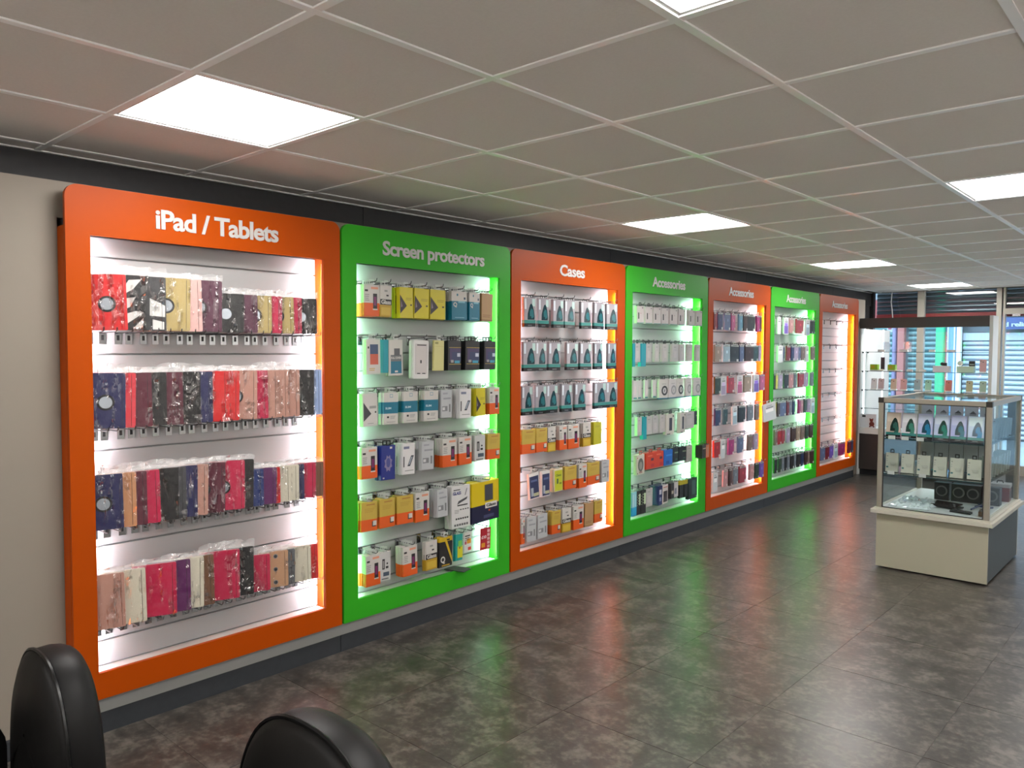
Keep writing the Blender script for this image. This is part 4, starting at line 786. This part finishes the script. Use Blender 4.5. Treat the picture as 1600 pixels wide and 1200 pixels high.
m = MB(); R_ = col((112, 40, 26), .5); m.cyl((.045, .045), .030, -.006, -.0032, R_, 1, 14); m.cyl((.040, .088), .020, -.006, -.0032, R_, 1, 12); m.cyl((.024, .106), .008, -.0065, -.0032, R_, 1, 8); m.cyl((.056, .106), .008, -.0065, -.0032, R_, 1, 8); m.cyl((.024, .014), .010, -.0065, -.0032, R_, 1, 8); m.cyl((.068, .014), .010, -.0065, -.0032, R_, 1, 8); m.obj('bear_print', t)
MB().box(-.068, -.028, -.0045, -.0031, .126, .15, M_black).obj('small_print', t)
m = MB(); m.tube([(.165, 9.98, 2.28), (.165, 9.95, 2.15), (.185, 9.93, 2.05), (.20, 9.92, 1.90)], .006, M_white, 6); tag(m.obj('hanging_cable', None, True), 'white cable hanging in the corner above the window unit', 'cable')

# ------------------------------------------------------------------ shop front
FY = 10.06
M_frame = col((178, 174, 164), .4, metal=.3)
M_shop = clear('shop_glass', (0.93, 0.97, 0.98), 0.0, 0, .01, 0, 1, 0.9)
w1 = struct('window_1')
for (xa, xb) in ((-.14, -.09), (.455, .535), (1.345, 1.400)): MB().box(xa, xb, FY, FY + .08, 0, 2.29, M_black if xa < 0 else M_frame).obj('mullion', w1)
MB().box(-.09, 1.345, FY, FY + .08, 0, .42, M_frame).obj('stall_riser', w1)
for (xa, xb) in ((-.0895, .4545), (.5355, 1.3445)): MB().box(xa, xb, FY + .036, FY + .044, .4205, 2.285, M_shop).obj('pane', w1)
d1 = struct('door_1')
MB().box(1.418, 1.440, FY, FY + .08, 0, 2.29, M_frame).obj('door_jamb', d1)
MB().box(1.4405, 5.9, FY, FY + .08, 1.965, 2.035, M_frame).obj('transom_bar', d1)
MB().box(1.4405, 5.9, FY + .036, FY + .044, 2.0355, 2.285, M_shop).obj('transom_pane', d1)
MB().box(1.52, 1.585, FY + .02, FY + .06, .0, 1.95, M_frame).obj('door_stile', d1) if False else None
MB().box(1.4405, 5.9, FY + .036, FY + .044, 0.12, 1.9645, M_shop).obj('door_pane', d1)
MB().box(1.4405, 5.9, FY + .01, FY + .07, 0.0, .1195, M_frame).obj('bottom_rail', d1)
MB().box(1.52, 1.60, FY - .03, FY - .001, 1.935, 1.962, M_chrome).obj('door_closer', d1)
wf = MB().box(5.9, X1, FY, FY + .16, 0, H + .3, M_wall).obj('wall_front'); wf['kind'] = 'structure'
MB().box(-.30, X1 + .15, FY - .002, FY + .165, H + .001, H + .9, M_wall).obj('wall_front_upper')['kind'] = 'structure'
# our own roller shutter, half rolled up outside the glass
M_shut = col((96, 102, 108), .35, metal=.7)
rs = thing('roller_shutter', 'dark grey rolled up roller shutter above the shop window', 'roller shutter')
def curved(mb, x0, x1, y, z, h, mat, out=-1):
    pts = [(y, z), (y + out * .006, z + h * .15), (y + out * .012, z + h * .45), (y + out * .010, z + h * .75), (y, z + h * .96), (y - out * .006, z + h * .96), (y - out * .006, z)]
    mb.prism(pts, x0, x1, mat, 0)
for k in range(8):
    m = MB(); curved(m, -.10, 5.9, FY + .19, 2.005 + k * .056, .056, M_shut); m.obj('slat', rs)
MB().box(-.10, 5.9, FY + .175, FY + .205, 1.945, 2.003, col((150, 26, 24), .5)).obj('bottom_bar', rs)

# ------------------------------------------------------------------ the covered street and the shops opposite
gp = MB().box(-8, 9, FY + .12, 15.2, -.12, -.02, col((150, 158, 166), .5, grain=.08, scale=2)).obj('pavement'); gp['kind'] = 'structure'
OY = 14.5
MB().box(-8, 9, OY + .15, OY + .6, -.1, 3.6, col((120, 128, 136), .7)).obj('facade')['kind'] = 'structure'
M_sw = col((166, 176, 186), .4); M_st = col((112, 152, 156), .4)
def shutter(x0, x1, z1, mat, lab, pitch=.085, frac=.80, gap=None):
    gap = gap or col((150, 166, 184), .5)
    t = thing('shop_shutter', lab, 'roller shutter', (0, 0, 0), 0)
    n = int(z1 / pitch)
    for k in range(n):
        m = MB(); h = pitch
        m.prism([(OY + .07, k * h + h * .02), (OY + .045, k * h + h * .10), (OY + .030, k * h + h * .36), (OY + .045, k * h + h * frac), (OY + .09, k * h + h * frac), (OY + .09, k * h + h * .02)], x0, x1, mat, 0)
        m.obj('slat', t)
    MB().box(x0, x1, OY + .0905, OY + .10, 0, n * pitch, gap).obj('gap_shade_sheet', t)  # added back plate; its darker colour stands in for shade between the slats
    MB().box(x0, x1, OY + .01, OY + .12, n * pitch + .001, n * pitch + .13, mat).obj('shutter_box', t)
    return t
shutter(-4.6, -1.09, 2.10, M_st, 'teal grey closed shutter across the street, left of the brown pipe', .095, .68, col((74, 112, 120), .5))
shutter(-.86, -.37, 2.10, M_st, 'teal grey closed shutter across the street, between pipe and green post', .095, .68, col((74, 112, 120), .5))
shutter(.035, .62, 1.78, M_sw, 'white closed shutter across the street, left of the blue sign edge')
shutter(.665, 3.6, 1.76, M_sw, 'white closed shutter across the street under the blue sign')
def post(name, lab, x0, x1, y0, mat, z=3.0, round_=False):
    m = MB()
    if round_: m.cyl(((x0 + x1) / 2, y0), (x1 - x0) / 2, -.02, z, mat, 2, 18); m.cyl(((x0 + x1) / 2, y0), (x1 - x0) / 2 + .015, 1.55, 1.58, mat, 2, 18)
    else: m.prism(rrect(x0, x1, y0, y0 + .14, .01, 2), -.02, z, mat, 2)
    return tag(m.obj(name, None, round_), lab, 'post')
post('grey_pipe', 'purple grey drainpipe across the street beside the red brown post', -1.088, -1.004, 14.37, col((116, 108, 140), .5), round_=True)
post('brown_post', 'red brown post across the street right of the grey drainpipe', -.985, -.87, 14.30, col((148, 84, 80), .6))
post('green_post', 'bright green post across the street between shutters', -.345, -.215, 14.28, col((22, 160, 112), .5))
t = thing('blue_door', 'pale blue framed door across the street right of the green post', 'door')
MB().box(-.205, -.04, 14.42, 14.50, -.02, 2.2, col((120, 160, 205), .5)).obj('door_leaf', t)
for (xa, xb) in ((-.19, -.165), (-.085, -.06)): MB().box(xa, xb, 14.40, 14.4195, 0, 2.1, col((206, 214, 230), .4)).obj('stile', t)
MB().box(-.1645, -.0855, 14.405, 14.4195, 1.95, 2.0, col((206, 214, 230), .4)).obj('rail', t)
post('white_post', 'white post across the street left of the white shutter', -.032, .028, 14.36, col((240, 246, 250), .4))
t = thing('shop_sign', 'blue shop sign with white lettering across the street', 'sign')
MB().box(.64, 2.6, 14.38, 14.46, 1.885, 2.085, col((62, 78, 128), .5)).obj('sign_board', t)
tm_ = text_mesh('d reliab', .40, .072, .01, M_sw, .03)
o = put('sign_lettering', tm_, t); o.matrix_world = Matrix.Translation((.876, 14.379, 1.932)) @ Matrix.Rotation(-PI / 2, 4, 'Z')
MB().box(-6, 5, 14.36, 14.64, 2.12, 2.46, col((120, 26, 28), .5)).obj('red_fascia')['kind'] = 'structure'
t = thing('street_sign', 'small white notice across the street beside the drainpipe', 'sign', (-1.18, 14.52, 1.86)); MB().box(-.05, .05, 0, .01, 0, .12, M_sw).obj('plate', t); MB().box(-.03, .03, -.002, -.0005, .05, .08, col((150, 60, 90), .5)).obj('print', t)

# ------------------------------------------------------------------ two black leather chairs in the foreground
M_lea = col((13, 12, 12), .48, spec=.2, grain=.15, scale=18, bump=.25)
M_pip = col((12, 12, 12), .3, spec=.3)
def chair(lab, x, y, top, hw, rot=0.0):
    t = thing('leather_chair', lab, 'chair', (x, y, 0), rot)
    z0 = .47; n = 36; th = .042
    # outline of the backrest (x, z): wide shoulders rounding to the top
    out = []
    for k in range(n + 1):
        a = PI * k / n
        cx = math.cos(a); sz = math.sin(a)
        xx = hw * (1 if cx >= 0 else -1) * abs(cx) ** .80
        out.append((xx, (top - .36) + .36 * sz ** .86))
    out = [(hw * .86, z0)] + [(hw * .99, z0 + (top - .36 - z0) * .5)] + out + [(-hw * .99, z0 + (top - .36 - z0) * .5), (-hw * .86, z0)]
    c = (0, (z0 + top) / 2)
    m = MB(); N = len(out)
    def ringpts(s, yy): return [(c[0] + (px - c[0]) * s, yy, c[1] + (pz - c[1]) * s) for px, pz in out]
    rings = [ringpts(.02, -th - .030), ringpts(.45, -th - .028), ringpts(.75, -th - .020), ringpts(.92, -th - .008), ringpts(.985, -th), ringpts(1.0, -th + .012), ringpts(1.008, 0), ringpts(.985, th * .5), ringpts(.94, th * .85), ringpts(.86, th), ringpts(.5, th + .006), ringpts(.02, th + .008)]
    for A, B in zip(rings, rings[1:]):
        for i in range(N):
            j = (i + 1) % N; m.face((A[i], A[j], B[j], B[i]), M_lea)
    me = m.mesh('backrest'); bm = bmesh.new(); bm.from_mesh(me); bmesh.ops.remove_doubles(bm, verts=bm.verts, dist=1e-4); bmesh.ops.recalc_face_normals(bm, faces=bm.faces); bm.to_mesh(me); bm.free()
    me.polygons.foreach_set('use_smooth', [True] * len(me.polygons)); bk = put('backrest', me, t)
    for yy in (-th + .004,):
        m = MB(); m.tube([(px * 1.004, yy, c[1] + (pz - c[1]) * 1.004) for px, pz in out[1:-1]], .0045, M_pip, 6); m.obj('piping', bk, True)
    m = MB(); m.prism(rrect(-hw * .98, hw * .98, -.52, -.075, .06, 5), .36, .47, M_lea, 2); s = m.obj('seat', t, True)
    bv = s.modifiers.new('soft', 'BEVEL'); bv.width = .03; bv.segments = 4; bv.limit_method = 'ANGLE'
    for sx in (-1, 1):
        m = MB(); m.prism(rrect(-.46, -.055, .355, .64, .09, 6), sx * hw - .03 + sx * .031, sx * hw + .03 + sx * .031, M_lea, 0); m.obj('arm', t, True)
        for yy in (-.47, -.05):
            m = MB(); m.cyl((sx * (hw - .04), yy), .018, 0, .36, M_chrome, 2, 12); m.obj('leg', t, True)
    return t
chair('black leather chair on the left, backrest near the orange tablet display', 1.43, -.45, .825, .19)
chair('black leather chair on the right, backrest rising from the bottom edge', 2.31, -.33, .905, .235)
